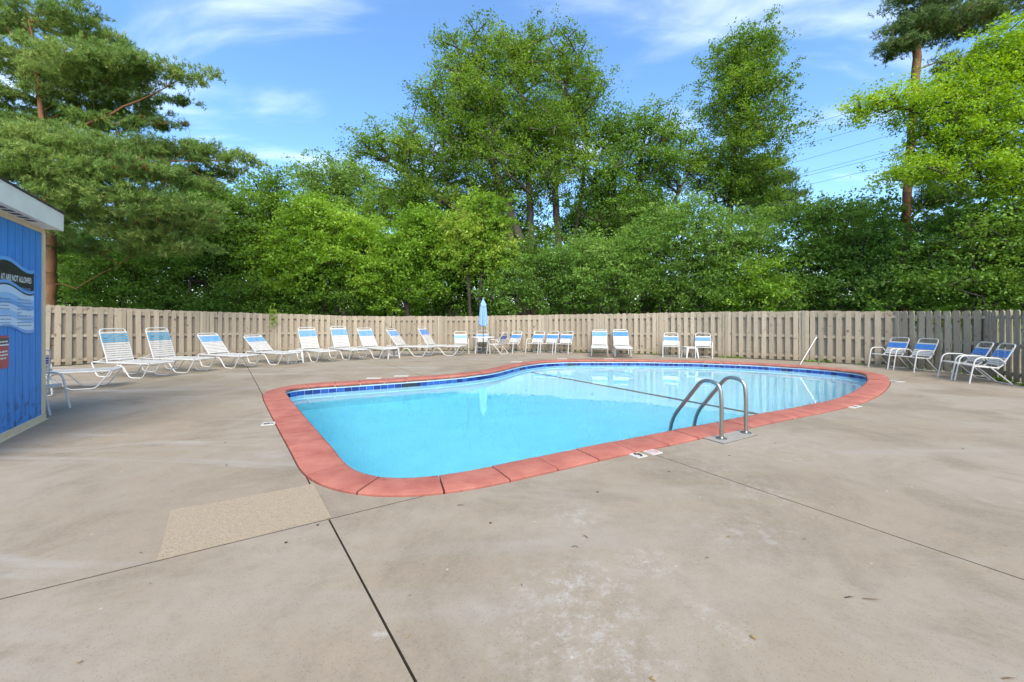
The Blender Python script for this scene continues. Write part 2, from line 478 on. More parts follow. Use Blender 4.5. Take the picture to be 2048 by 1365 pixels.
# wall
mb = MB(); n = NP
mb.add([(p.x, p.y, 0.0) for p in wall_line] + [(p.x, p.y, -2.6) for p in wall_line],
       [(i, (i + 1) % n, n + (i + 1) % n, n + i) for i in range(n)])
mb.build('wall', M_PLASTER, pool, True)
# floor: shallow at the right, sloping to the deep end from the dark line
def refr(px, py, depth):
    p = G(px, py, WATER); v = Vector((p.x, p.y)); h = v.length
    s = (h / math.hypot(h, EYE - WATER)) / 1.333
    return Vector((p.x, p.y)) + v.normalized() * (depth * s / math.sqrt(1 - s * s))
SH = 0.95
l0, l1 = refr(1064, 745.5, SH), refr(1500, 826, SH)
ldir = (l1 - l0).normalized(); lnor = Vector((ldir.y, -ldir.x))
if lnor.dot(Vector((-2, 6)) - l0) < 0: lnor = -lnor     # towards the deep end
def depth_at(x, y):
    s = (Vector((x, y)) - l0).dot(lnor)
    t = min(max(s / 4.0, 0), 1); t = t * t * (3 - 2 * t)
    sh = min(max(-s / 6, 0), 1)
    return -(SH + WATER * -1) - 0.65 * t + 0.12 * sh
xs = np.linspace(-7, 11, 46); ys = np.linspace(2, 17, 40)
mb = MB()
mb.add([(x, y, depth_at(x, y)) for y in ys for x in xs],
       [(j * 46 + i, j * 46 + i + 1, (j + 1) * 46 + i + 1, (j + 1) * 46 + i) for j in range(39) for i in range(45)])
mb.build('floor', M_PLASTER, pool, True)
# dark line across the floor and up the far wall
mb = MB(); a = l0 - ldir * 0.9; b = l1 + ldir * 1.2
mb.add([(*(p + lnor * s), depth_at(*(p + lnor * s)) + 0.006) for p in (a, b) for s in (-0.07, 0.07)], [(0, 1, 3, 2)])
mb.build('depth_line', M_LINE, pool)
# steps in the shallow far corner
def nearest(p):
    return min(range(NP), key=lambda i: (outline[i] - p).length)
i0, i1 = nearest(Vector(G(1480, 727)[:2])), nearest(Vector(G(1736, 757)[:2]))
lo, hi = min(i0, i1), max(i0, i1)
for wd, z in ((0.95, -0.86), (0.62, -0.66), (0.30, -0.42)):
    inn = offset(wall_line, -wd); k = hi - lo + 1
    vs = []; fs = []
    for j, i in enumerate(range(lo, hi + 1)):
        f = min(1, min(j, k - 1 - j) / 14 + 0.02)
        q = wall_line[i].lerp(inn[i], f)
        vs += [(wall_line[i].x, wall_line[i].y, z), (q.x, q.y, z), (q.x, q.y, -1.6)]
    for j in range(k - 1):
        a = j * 3; b = a + 3
        fs += [(a, b, b + 1, a + 1), (a + 1, b + 1, b + 2, a + 2)]
    MB().add(vs, fs).build('step', M_PLASTER, pool)
# waterline tiles
mb = MB(); tint = []
tl, per = resample(offset(wall_line, -0.006), int(PER / 0.155))
rt = random.Random(3); TILE_N = len(tl)
for i in range(TILE_N):
    p, q = tl[i], tl[(i + 1) % TILE_N]
    t = (q - p).normalized(); nn = Vector((t.y, -t.x))
    a = p + t * 0.002; b = q - t * 0.002
    ao, bo = a + nn * 0.02, b + nn * 0.02
    vs = [(a.x, a.y, -0.225), (b.x, b.y, -0.225), (b.x, b.y, -0.075), (a.x, a.y, -0.075),
          (ao.x, ao.y, -0.225), (bo.x, bo.y, -0.225), (bo.x, bo.y, -0.075), (ao.x, ao.y, -0.075)]
    mb.add(vs, [(3, 2, 1, 0), (0, 1, 5, 4), (2, 3, 7, 6), (0, 4, 7, 3), (1, 2, 6, 5)])
    tint += [rt.random()] * 5
tiles = mb.build('waterline_tile_band', M_TILE, pool)
at_ = tiles.data.attributes.new('tint', 'FLOAT', 'FACE'); at_.data.foreach_set('value', tint)
tag(tiles, kind='stuff')
# black lettered sign tiles set in the band
for px0, px1, py in ((802, 838, 768), (1128, 1147, 727)):
    ia = nearest(Vector(G(px0, py, -0.1)[:2])); ib = nearest(Vector(G(px1, py, -0.1)[:2]))
    ia, ib = min(ia, ib), max(ia, ib)
    tt = offset(wall_line, -0.012); vs = []
    for i in range(ia, ib + 1): vs += [(tt[i].x, tt[i].y, -0.2), (tt[i].x, tt[i].y, -0.078)]
    o = MB().add(vs, [(2 * j, 2 * j + 2, 2 * j + 3, 2 * j + 1) for j in range(ib - ia)]).build('sign_tile', M_BLACKTILE, pool)
    o['label'] = 'black sign tile set in the blue waterline tiles'
# coping blocks: bull-nosed concrete sections with open joints
NB = round(PER / 0.52); per_b = NP // NB
prof = [(COPW, -0.06), (COPW, 0.012), (COPW - 0.015, 0.020), (0.22, 0.025), (0.045, 0.026), (0.02, 0.023), (0.005, 0.010), (0.0, -0.008), (0.006, -0.032), (0.026, -0.05), (0.06, -0.056)]
oc = offset(outline, 1.0)
phase = nearest(Vector(G(764.6, 955, 0.03)[:2]))
for b_ in range(NB):
    s0 = NP * b_ / NB + phase; s1 = NP * (b_ + 1) / NB + phase
    gap = 0.075
    st = [s0 + gap + (s1 - s0 - 2 * gap) * j / 8 for j in range(9)]
    vs = []; fs = []; m = len(prof)
    dz = rnd.uniform(-0.003, 0.003)
    for s in st:
        i = int(math.floor(s)) % NP; f = s - math.floor(s)
        a = outline[i].lerp(outline[(i + 1) % NP], f); o_ = outer[i].lerp(outer[(i + 1) % NP], f)
        dv = (o_ - a)
        for w, z in prof:
            p = a + dv * (w / COPW); vs.append((p.x, p.y, z + dz))
    for j in range(8):
        for k in range(m - 1):
            fs.append((j * m + k, j * m + k + 1, (j + 1) * m + k + 1, (j + 1) * m + k))
    fs.append(tuple(range(m))); fs.append(tuple(8 * m + k for k in range(m - 1, -1, -1)))
    MB().add(vs, fs).build('coping_block', M_COPING, pool, True)

# water: one closed body; its sides lie inside the pool wall
wl = offset(wall_line, 0.012)
def fill(loops, z):
    bm = bmesh.new(); edges = []
    for lp in loops:
        vs = [bm.verts.new((p.x, p.y, z)) for p in lp]
        edges += [bm.edges.new((vs[i], vs[(i + 1) % len(vs)])) for i in range(len(vs))]
    bmesh.ops.triangle_fill(bm, use_beauty=True, use_dissolve=False, edges=edges, normal=(0, 0, 1))
    for f in bm.faces:
        if f.normal.z < 0: f.normal_flip()
    return bm
M_WATER = bpy.data.materials.new('pool_water'); M_WATER.use_nodes = True
t = M_WATER.node_tree; t.nodes.remove(t.nodes['Principled BSDF'])
gl = N(t, 'ShaderNodeBsdfGlass'); gl.inputs['IOR'].default_value = 1.333; gl.inputs['Roughness'].default_value = 0.0
va = N(t, 'ShaderNodeVolumeAbsorption'); va.inputs['Color'].default_value = (0.10, 0.89, 0.99, 1); va.inputs['Density'].default_value = 0.32
geo = N(t, 'ShaderNodeNewGeometry')
nz = N(t, 'ShaderNodeTexNoise'); nz.inputs['Scale'].default_value = 2.2; nz.inputs['Detail'].default_value = 2
t.links.new(geo.outputs['Position'], nz.inputs['Vector'])
bp = N(t, 'ShaderNodeBump'); bp.inputs['Strength'].default_value = 0.10; bp.inputs['Distance'].default_value = 0.02
t.links.new(nz.outputs['Fac'], bp.inputs['Height']); t.links.new(bp.outputs[0], gl.inputs['Normal'])
t.links.new(gl.outputs[0], t.nodes['Material Output'].inputs['Surface'])
t.links.new(va.outputs[0], t.nodes['Material Output'].inputs['Volume'])
bm = fill([wl], WATER)
top = list(bm.faces)
ret = bmesh.ops.extrude_face_region(bm, geom=top)
bmesh.ops.translate(bm, verts=[v for v in ret['geom'] if isinstance(v, bmesh.types.BMVert)], vec=(0, 0, -2.5))
bmesh.ops.recalc_face_normals(bm, faces=bm.faces)
me = bpy.data.meshes.new('water'); bm.to_mesh(me); bm.free(); me.materials.append(M_WATER)
tag(link('water', me), 'clear turquoise water filling the pool', 'water', kind='structure')

# ------------------------------------------------------------------ fence line, deck and ground
FP = [(-17.6, 8.4, 1.95), (-15.6, 10.4, 1.92), (-13.9, 12.4, 1.87), (-12.1, 15.1, 1.74), (-10.6, 16.9, 1.68), (-9.0, 18.0, 1.62), (-7.1, 18.6, 1.56), (-4.5, 18.75, 1.55), (-2.0, 18.7, 1.56), (0.4, 18.3, 1.58),
      (2.2, 17.9, 1.62), (4.4, 17.2, 1.66), (6.5, 16.35, 1.68), (7.8, 15.55, 1.70), (9.1, 14.75, 1.74), (10.5, 13.6, 1.68), (11.6, 12.35, 1.66), (12.05, 11.3, 1.66), (11.75, 10.2, 1.64), (11.25, 9.1, 1.63), (10.8, 7.8, 1.64), (10.5, 6.2, 1.64)]
fence_pts = [Vector(p) for p in FP]
deck_loop = [Vector((p[0], p[1])) for p in FP]
cen = Vector((0, 8))
deck_loop = [p + (p - cen).normalized() * 0.25 for p in deck_loop]
deck_loop = [Vector((-20, 6))] + deck_loop + [Vector((13, 3)), Vector((13, -7)), Vector((-20, -7))]
# ground beyond
big = [Vector((-260, -120)), Vector((-260, 420)), Vector((260, 420)), Vector((260, -120))]
bm = fill([big, deck_loop], -0.05)
me = bpy.data.meshes.new('ground'); bm.to_mesh(me); bm.free(); me.materials.append(M_SOIL)
tag(link('ground', me), kind='structure')
hole = offset(outer, 0.012)
bm = fill([deck_loop, offset(outline, 0.05)], -0.058)
me = bpy.data.meshes.new('deck_bed'); bm.to_mesh(me); bm.free(); me.materials.append(M_JOINT)
tag(link('deck_bed', me), kind='structure')
# the slabs of the deck, cut along the joints
bm = fill([deck_loop, hole], 0.0)
U = Vector((-0.535, 0.845, 0)).normalized()
def dir2(a, b): return (Vector(b) - Vector(a)).normalized()
A0, A1 = G(497, 738), G(832, 1365)
C0, C1 = G(1310, 910), G(2048, 1160)
B0, B1 = G(0, 1199), G(665, 1037)
E0, E1 = G(50, 915), G(425, 875)
joints = [(A0, A1, 0.006), (C0, C1, 0.005), (B0, B1, 0.005), (E0, E1, 0.0025)]
for p, q, hw in joints:
    d = dir2(p, q); nn = Vector((d.y, -d.x, 0))
    for s in (-1, 1):
        bmesh.ops.bisect_plane(bm, geom=bm.verts[:] + bm.edges[:] + bm.faces[:], plane_co=p + nn * hw * s, plane_no=nn, dist=1e-5)
dead = []
for f in bm.faces:
    c = f.calc_center_median()
    for p, q, hw in joints:
        d = dir2(p, q); nn = Vector((d.y, -d.x, 0))
        if abs((c - p).dot(nn)) < hw * 0.95: dead.append(f); break
bmesh.ops.delete(bm, geom=dead, context='FACES')
deck = empty('pool_deck'); tag(deck, kind='structure')
seen = set(); bm.faces.ensure_lookup_table(); bm.faces.index_update()
for f0 in bm.faces:
    if f0.index in seen: continue
    stack = [f0]; isl = []; seen.add(f0.index)
    while stack:
        f = stack.pop(); isl.append(f)
        for e in f.edges:
            for g in e.link_faces:
                if g.index not in seen: seen.add(g.index); stack.append(g)
    ar = sum(f.calc_area() for f in isl)
    if ar < 0.005: continue
    vid = {}; vs = []; fs = []
    for f in isl:
        fs.append([])
        for v in f.verts:
            if v.index not in vid: vid[v.index] = len(vs); vs.append(v.co.copy())
            fs[-1].append(vid[v.index])
    b2 = bmesh.new(); bv = [b2.verts.new(v) for v in vs]
    for f in fs: b2.faces.new([bv[i] for i in f])
    bnd = [e for e in b2.edges if e.is_boundary]
    r2 = bmesh.ops.extrude_edge_only(b2, edges=bnd)
    for v in r2['geom']:
        if isinstance(v, bmesh.types.BMVert): v.co.z -= 0.05
    bmesh.ops.recalc_face_normals(b2, faces=b2.faces)
    if sum(f.normal.z for f in b2.faces) < 0:
        for f in b2.faces: f.normal_flip()
    me = bpy.data.meshes.new('concrete_slab')
    for f in b2.faces: f.material_index = 0 if abs(f.normal.z) > 0.5 else 1
    b2.to_mesh(me); b2.free(); me.materials.append(M_CONC); me.materials.append(M_JOINT)   # slab edges coloured dark, painting in the shade inside the joints
    link('concrete_slab', me, deck)
bm.free()
# tan patch and the patch under the ladder, each a thin sheet let into the slab
def sheet(name, pix, m, z=0.004, parent=deck):
    pts = [G(*p) for p in pix]
    mb = MB(); mb.prism([(p.x, p.y) for p in pts], -0.02, z)
    return mb.build(name, m, parent)
sheet('tan_patch', [(314, 1121), (322, 1098), (329, 1071), (334, 1052), (341, 1022), (362, 1017), (420, 1008.5), (470, 999), (540, 985.5), (600, 974.5), (627, 968), (640, 994), (662, 1035), (600, 1049.5), (500, 1074), (430, 1091), (360, 1110)], M_PATCH)
jm = [G(1404, 876), G(1447, 888.5), G(1514, 871), G(1478, 860)]
c_ = sum(jm, Vector()) / 4
MB().prism([((p + (p - c_) * 0.03).x, (p + (p - c_) * 0.03).y) for p in jm], -0.02, 0.003).build('patch_joint', M_JOINT, deck)
MB().prism([(p.x, p.y) for p in jm], -0.02, 0.007).build('anchor_patch', M_PLATE, deck)

# ------------------------------------------------------------------ fence
fence = empty('wooden_fence', (0, 17, 0))
tag(fence, 'taupe painted shadowbox board fence curving around the whole pool deck', 'fence')
fence.location = (0, 0, 0)
def path_at(s, L, pts):
    k = max(j for j in range(len(L)) if L[j] <= s + 1e-9); k = min(k, len(L) - 2)
    f = (s - L[k]) / (L[k + 1] - L[k]); return pts[k].lerp(pts[k + 1], f)
Lf = [0]
for a, b in zip(fence_pts, fence_pts[1:]): Lf.append(Lf[-1] + (b.xy - a.xy).length)
PANEL = 2.36
npan = int(Lf[-1] / PANEL)
board_mesh = {}
def board_me(w, key):
    if key not in board_mesh:
        c = 0.032; h = 1.0
        pts = [(-w / 2, 0), (w / 2, 0), (w / 2, h - c), (w / 2 - c * 0.35, h - c * 0.3), (w / 2 - c, h), (-w / 2 + c, h), (-w / 2 + c * 0.35, h - c * 0.3), (-w / 2, h - c)]
        M = Matrix(((1, 0, 0, 0), (0, 0, 1, 0), (0, 1, 0, 0), (0, 0, 0, 1)))
        board_mesh[key] = MB().prism(pts, -0.009, 0.009, M).mesh('board', M_FENCE)
    return board_mesh[key]
rear = MB(); rf = random.Random(11)
step_up = {13: 0.03, 14: 0.05, 15: 0.02}
for k in range(npan):
    a = path_at(k * PANEL, Lf, fence_pts); b = path_at((k + 1) * PANEL, Lf, fence_pts)
    d = (b.xy - a.xy); ln = d.length; d.normalize()
    inn = Vector((d.y, -d.x))                     # towards the pool (path runs clockwise)
    ang = math.atan2(d.y, d.x)
    ha, hb = a.z, b.z
    up = rf.uniform(-0.012, 0.012)
    # post and its cover board
    def H(u): return ha + (hb - ha) * u / ln + up
    RZ = Matrix.Rotation(ang, 4, 'Z')
    MB().box(-0.045, 0.045, -0.06, 0.030, -0.05, ha - 0.06).build('post', M_FENCE, fence).matrix_basis = Matrix.Translation((a.x, a.y, 0)) @ RZ
    for z, off in ((0.17, 0), (0.50, 1), (0.90, 2)):
        za = ha * (z if off else 0) + (0.17 if not off else 0) + up; zb = hb * (z if off else 0) + (0.17 if not off else 0) + up
        mbr = MB()
        pa, pb = a.xy + d * 0.02, b.xy - d * 0.02
        o1 = inn * -0.022; o2 = inn * 0.04
        vs = [(*(pa + o1), za - 0.045), (*(pb + o1), zb - 0.045), (*(pb + o2), zb - 0.045), (*(pa + o2), za - 0.045),
              (*(pa + o1), za + 0.045), (*(pb + o1), zb + 0.045), (*(pb + o2), zb + 0.045), (*(pa + o2), za + 0.045)]
        mbr.add(vs, [(0, 3, 2, 1), (4, 5, 6, 7), (0, 1, 5, 4), (1, 2, 6, 5), (2, 3, 7, 6), (3, 0, 4, 7)])
        mbr.build('rail', M_FENCE, fence)
    nbd = 10; pitch = ln / nbd
    for j in range(nbd):
        u = j * pitch
        cover = j == 0
        w = 0.10 if cover else rf.choice((0.135, 0.14, 0.14, 0.146))
        p = a.xy + d * u + inn * (0.051 + rf.uniform(0, 0.004) + (0.019 if cover else 0))
        h = H(u) - 0.03 + rf.uniform(-0.012, 0.012) + (0.012 if cover else 0)
        o = link('board', board_me(w, w), fence)
        tl_ = Matrix.Rotation(R(rf.gauss(0, 0.35)), 4, 'Y') @ Matrix.Rotation(R(rf.gauss(0, 0.3)), 4, 'X') @ Matrix.Rotation(R(rf.gauss(0, 1.2)), 4, 'Z')
        o.matrix_basis = Matrix.Translation((p.x, p.y, 0.03)) @ RZ @ tl_ @ Matrix.Diagonal((1, 1, h, 1))
        if cover:
            for sgn in (-1, 1):
                o = link('board', board_me(0.115, 0.115), fence)
                q = p + d * sgn * 0.085 - inn * 0.018
                o.matrix_basis = Matrix.Translation((q.x, q.y, 0.03)) @ RZ @ Matrix.Diagonal((1, 1, h - 0.015 + rf.uniform(-0.01, 0.01), 1))
        q = a.xy + d * (u + pitch / 2) - inn * 0.034
        MM = Matrix.Translation((q.x, q.y, 0.04)) @ RZ
        rear.box(-0.07, 0.07, -0.009, 0.009, 0, H(u) - 0.05 + rf.uniform(-0.012, 0.012), MM)
rb = rear.build('rear_boarding', M_FENCE, fence); tag(rb, kind='stuff')

# ------------------------------------------------------------------ pool house
UA = math.atan2(0.845, -0.535)
house = empty('pool_house', (-6.75, 5.97, 0), UA)
tag(house, 'blue board-sided pool house corner with pale trim and white eave', 'building')
M_SIDE = mat('blue_siding_paint', lin(66, 140, 214), 0.6, var=0.16, scale=3, bump=0.3, bscale=60, stretch=(5, 5, 0.8))
t = M_SIDE.node_tree; b = t.nodes['Principled BSDF']; src = b.inputs['Base Color'].links[0].from_socket
geo = N(t, 'ShaderNodeNewGeometry'); sx = N(t, 'ShaderNodeSeparateXYZ'); t.links.new(geo.outputs['Position'], sx.inputs[0])
mr = N(t, 'ShaderNodeMapRange'); mr.inputs['From Min'].default_value = 0.55; mr.inputs['From Max'].default_value = 0.1; t.links.new(sx.outputs['Z'], mr.inputs['Value'])
nz = N(t, 'ShaderNodeTexNoise'); nz.inputs['Scale'].default_value = 9; nz.inputs['Detail'].default_value = 8; t.links.new(geo.outputs['Position'], nz.inputs['Vector'])
m2 = N(t, 'ShaderNodeMapRange'); m2.inputs['From Min'].default_value = 0.5; m2.inputs['From Max'].default_value = 0.64; t.links.new(nz.outputs['Fac'], m2.inputs['Value'])
mm = N(t, 'ShaderNodeMath', operation='MULTIPLY'); t.links.new(mr.outputs[0], mm.inputs[0]); t.links.new(m2.outputs[0], mm.inputs[1])
mx = N(t, 'ShaderNodeMix', data_type='RGBA'); t.links.new(mm.outputs[0], mx.inputs['Factor']); t.links.new(src, mx.inputs['A']); mx.inputs['B'].default_value = (*lin(52, 62, 96), 1)
t.links.new(mx.outputs['Result'], b.inputs['Base Color'])
M_TRIM = mat('putty_trim_paint', lin(218, 199, 166), 0.7, var=0.06, scale=5, bump=0.2, bscale=50)
M_FASC = mat('white_fascia_paint', (0.86, 0.79, 0.67), 0.6, var=0.05, scale=4)
M_SHING = mat('dark_shingle', (0.05, 0.047, 0.045), 0.9, var=0.3, scale=30, bump=0.6, bscale=80)
MB().box(-2.6, 0, 0.012, 3.0, 0.0, 2.74).build('wall', M_SIDE, house)
for i in range(12):
    x1 = -0.095 - i * 0.196
    MB().prism([(x1 - 0.182, 0.011), (x1 - 0.179, -0.014), (x1 - 0.006, -0.014), (x1 - 0.003, 0.011)], 0.09, 2.67).build('siding_board', M_SIDE, house)
MB().box(-0.09, 0.012, -0.025, 0.008, 0.092, 2.67).box(0.0, 0.02, 0.010, 0.10, 0.092, 2.67).build('corner_trim', M_TRIM, house)
MB().box(-2.6, 0.014, -0.030, 0.006, 0.012, 0.088).build('base_trim', M_TRIM, house)
MB().box(-2.6, 0.03, -0.048, 0.004, -0.03, 0.010).build('base_board', M_TRIM, house)
MB().box(-2.6, 0.01, -0.022, 0.006, 2.672, 2.728).build('frieze_board', M_TRIM, house)
MB().box(-2.6, -0.06, -0.198, 0.02, 2.732, 2.745).build('soffit', M_FASC, house)
vm = MB()
for i in range(7): vm.box(-2.0 + i * 0.2, -1.88 + i * 0.2, -0.15, -0.06, 2.7295, 2.7315)
vm.build('soffit_vent', M_DARK, house)
MB().box(-2.6, -0.05, -0.225, -0.2, 2.725, 2.97).build('fascia', M_FASC, house)
MB().prism([(-0.24, 2.972), (-0.24, 2.99), (1.5, 3.42), (3.2, 2.99), (3.2, 2.972), (1.5, 3.40)], -2.65, -0.03, Matrix(((0, 0, 1, 0), (1, 0, 0, 0), (0, 1, 0, 0), (0, 0, 0, 1)))).build('roof', M_SHING, house)
MB().prism([(-0.2, 2.745), (3.0, 2.745), (3.0, 2.95), (1.5, 3.39), (-0.19, 2.965)], -0.09, -0.06, Matrix(((0, 0, 1, 0), (1, 0, 0, 0), (0, 1, 0, 0), (0, 0, 0, 1)))).build('gable_board', M_FASC, house)

HM = Matrix.Translation((-6.75, 5.97, 0)) @ Matrix.Rotation(UA, 4, 'Z')
# sign space: x right (towards the corner), y up, h out of the wall
SM = HM @ Matrix(((1, 0, 0, 0), (0, 0, -1, 0), (0, 1, 0, 0), (0, 0, 0, 1)))
def text_mesh(body, size, bold=0.0):
    cu = bpy.data.curves.new('text', 'FONT'); cu.body = body; cu.size = size; cu.offset = bold; cu.align_x = 'RIGHT'
    cu.resolution_u = 3
    o = bpy.data.objects.new('text', cu); COL.objects.link(o)
    bpy.context.view_layer.update()
    me = bpy.data.meshes.new_from_object(o.evaluated_get(bpy.context.evaluated_depsgraph_get()))
    bpy.data.objects.remove(o)
    return me
def put_text(name, body, size, m, parent, M, bold=0.0, xs=1.0):
    me = text_mesh(body, size, bold); me.materials.clear(); me.materials.append(m)
    o = link(name, me, parent); o.matrix_basis = M @ Matrix.Diagonal((xs, 1, 1, 1)); return o
sign = empty('rules_sign'); sign.matrix_basis = SM @ Matrix.Translation((-0.38, 1.27, 0.013))
tag(sign, 'blue wave-shaped pool rules sign with black heading band on pool house', 'sign')
def wave(x, base, amp=0.055):       # x from 0 (right edge) to the left (negative)
    t = -x / 1.3
    return base + amp * (math.cos(2 * math.pi * (t * 1.05 - 0.62)) - math.cos(2 * math.pi * (-0.62)))
XS = [-1.3 * i / 26 for i in range(27)]
def band(name, top, bot, h0, h1, m, parent, xs=XS, at=0.055, ab=0.055):
    pts = [(x, wave(x, bot, ab)) for x in xs] + [(x, wave(x, top, at)) for x in reversed(xs)]
    return MB().prism(pts[::-1], h0, h1).build(name, m, parent)
M_S1 = mat('sign_pale_blue', lin(150, 196, 240), 0.4); M_S2 = mat('sign_mid_blue', lin(112, 172, 232), 0.4)
M_S3 = mat('sign_white_blue', lin(200, 222, 244), 0.4); M_S4 = mat('sign_deep_blue', lin(80, 140, 212), 0.4); M_S5 = mat('sign_black', (0.02, 0.024, 0.03), 0.4)
M_GTXT = mat('grey_print', lin(112, 138, 170), 0.5); M_SRED = mat('sign_red', lin(168, 50, 66), 0.4)
band('panel', 0.85, 0.0, 0.0, 0.012, M_S4, sign)
band('heading_band', 0.80, 0.565, 0.0125, 0.0135, M_S5, sign)
band('edge_stripe', 0.845, 0.80, 0.0125, 0.0138, M_S2, sign)
band('heading_stripe', 0.562, 0.525, 0.0125, 0.0138, M_S2, sign)
band('dark_stripe', 0.525, 0.505, 0.0125, 0.0136, M_S5, sign)
for i, (tp, bt, m) in enumerate(((0.505, 0.43, M_S3), (0.43, 0.36, M_S1), (0.36, 0.30, M_S2), (0.30, 0.22, M_S3), (0.22, 0.14, M_S1), (0.14, 0.045, M_S3))):
    band('wave_stripe', tp, bt, 0.0125, 0.0134 + i * 0.0001, m, sign, at=0.055 if i == 0 else 0.045, ab=0.045)
band('lower_stripe', 0.045, 0.008, 0.0125, 0.0142, M_S2, sign, at=0.045)
put_text('heading', 'AT ARE NOT ALLOWED', 0.105, M_WPRINT, sign, Matrix.Translation((-0.075, 0.655, 0.0145)), 0.002, 0.72)
put_text('subheading', 'POOL RULES', 0.075, M_S2, sign, Matrix.Translation((-0.11, 0.535, 0.0150)) , 0.0015, 0.7)
rg = random.Random(5); pm = MB()
for ln_ in range(9):
    y = 0.43 - ln_ * 0.042
    if ln_ in (4,): words_ = 2
    else: words_ = 7
    for colx in (-0.06, -0.62):
        x = colx - 0.42
        for w_ in range(words_):
            wd = rg.uniform(0.03, 0.075)
            if x + wd > colx: break
            pm.box(x, x + wd, y - 0.006 + 0.02 * 0, y + 0.006, 0.0142, 0.0146); x += wd + 0.012
tag(pm.build('small_print', M_GTXT, sign), kind='stuff')
s2 = empty('notice_sign'); s2.matrix_basis = SM @ Matrix.Translation((-1.07, 0.86, 0.013))
tag(s2, 'small red notice sign with black top band below the wave-shaped sign', 'sign')
def rr(x0, x1, y0, y1, r):
    return [tuple(p[:2]) for p in fillet([(x0, y0, 0), (x1, y0, 0), (x1, y1, 0), (x0, y1, 0)], r, 4, True)]
MB().prism(rr(-0.42, 0, 0, 0.39, 0.03), 0, 0.01).build('panel', M_SRED, s2)
MB().box(-0.415, -0.004, 0.29, 0.36, 0.0105, 0.0112).build('heading_band', M_S5, s2)
MB().box(-0.415, -0.004, 0.272, 0.288, 0.0105, 0.0114).build('white_stripe', M_WPRINT, s2)
pm = MB()
for y in (0.31, 0.19, 0.15, 0.11):
    x = -0.34
    while x < -0.06:
        wd = rg.uniform(0.03, 0.08); pm.box(x, min(x + wd, -0.03), y, y + 0.018, 0.0114, 0.0118); x += wd + 0.014
tag(pm.build('small_print', M_WPRINT, s2), kind='stuff')

# ------------------------------------------------------------------ pool ladder, handrail, deck markers
EX = (Vector(G(1416.3, 845.3, 0.03)) - Vector(G(1287.4, 869.6, 0.03))); EX.z = 0; EX.normalize()
INW = Vector((-EX.y, EX.x, 0))                       # from the deck into the pool
def rail_path(base):
    b = base
    pts = [b, b + Vector((0, 0, 0.47)), b + INW * 0.02 + Vector((0, 0, 0.66)), b + INW * 0.25 + Vector((0, 0, 0.70)), b + INW * 0.70 + Vector((0, 0, 0.14)), b + INW * 0.76 + Vector((0, 0, -0.05)), b + INW * 0.76 + Vector((0, 0, -1.0))]
    return fillet(pts, [0, 0.14, 0.16, 0.2, 0.12, 0.1, 0], 7)
b1, b2 = G(1443, 879), G(1492, 867.5)
ladder = empty('pool_ladder', b1)
tag(ladder, 'brushed steel pool ladder with two looped rails on the near coping', 'ladder')
for b_ in (b1, b2):
    q = b_ - b1
    rl_ = MB().tube([p - b1 for p in rail_path(b_)], 0.0235, 12).build('rail', M_STEEL, ladder, True)
    MB().lathe([(0.062, 0.0075), (0.062, 0.014), (0.05, 0.022), (0.028, 0.026), (0.025, 0.03)], 24, (q.x, q.y)).build('escutcheon', M_STEEL, rl_, True)
for z in (-0.3, -0.58, -0.86):
    a = INW * 0.76 + Vector((0, 0, z)); e = (b2 - b1)
    MB().tube([a, a + e], 0.03, 8).build('tread', M_STEEL, ladder, True)

hb = G(1638, 731)
hrail = empty('handrail', hb)
tag(hrail, 'slim steel stair handrail rising beside the far right pool steps', 'handrail')
vd = (G(1597, 742, WATER) - hb); vd.z = 0
pts = [(0, 0, 0), (0, 0, 0.80), tuple(vd * 0.12 + Vector((0, 0, 0.88))), tuple(vd * 0.98 + Vector((0, 0, -0.02))), tuple(vd * 1.02 + Vector((0, 0, -0.5)))]
MB().tube(fillet(pts, [0, 0.1, 0.1, 0.12, 0], 6), 0.022, 10).build('rail', M_STEEL, hrail, True)
MB().lathe([(0.055, 0.0), (0.055, 0.008), (0.03, 0.02)], 20).build('escutcheon', M_STEEL, hrail, True)

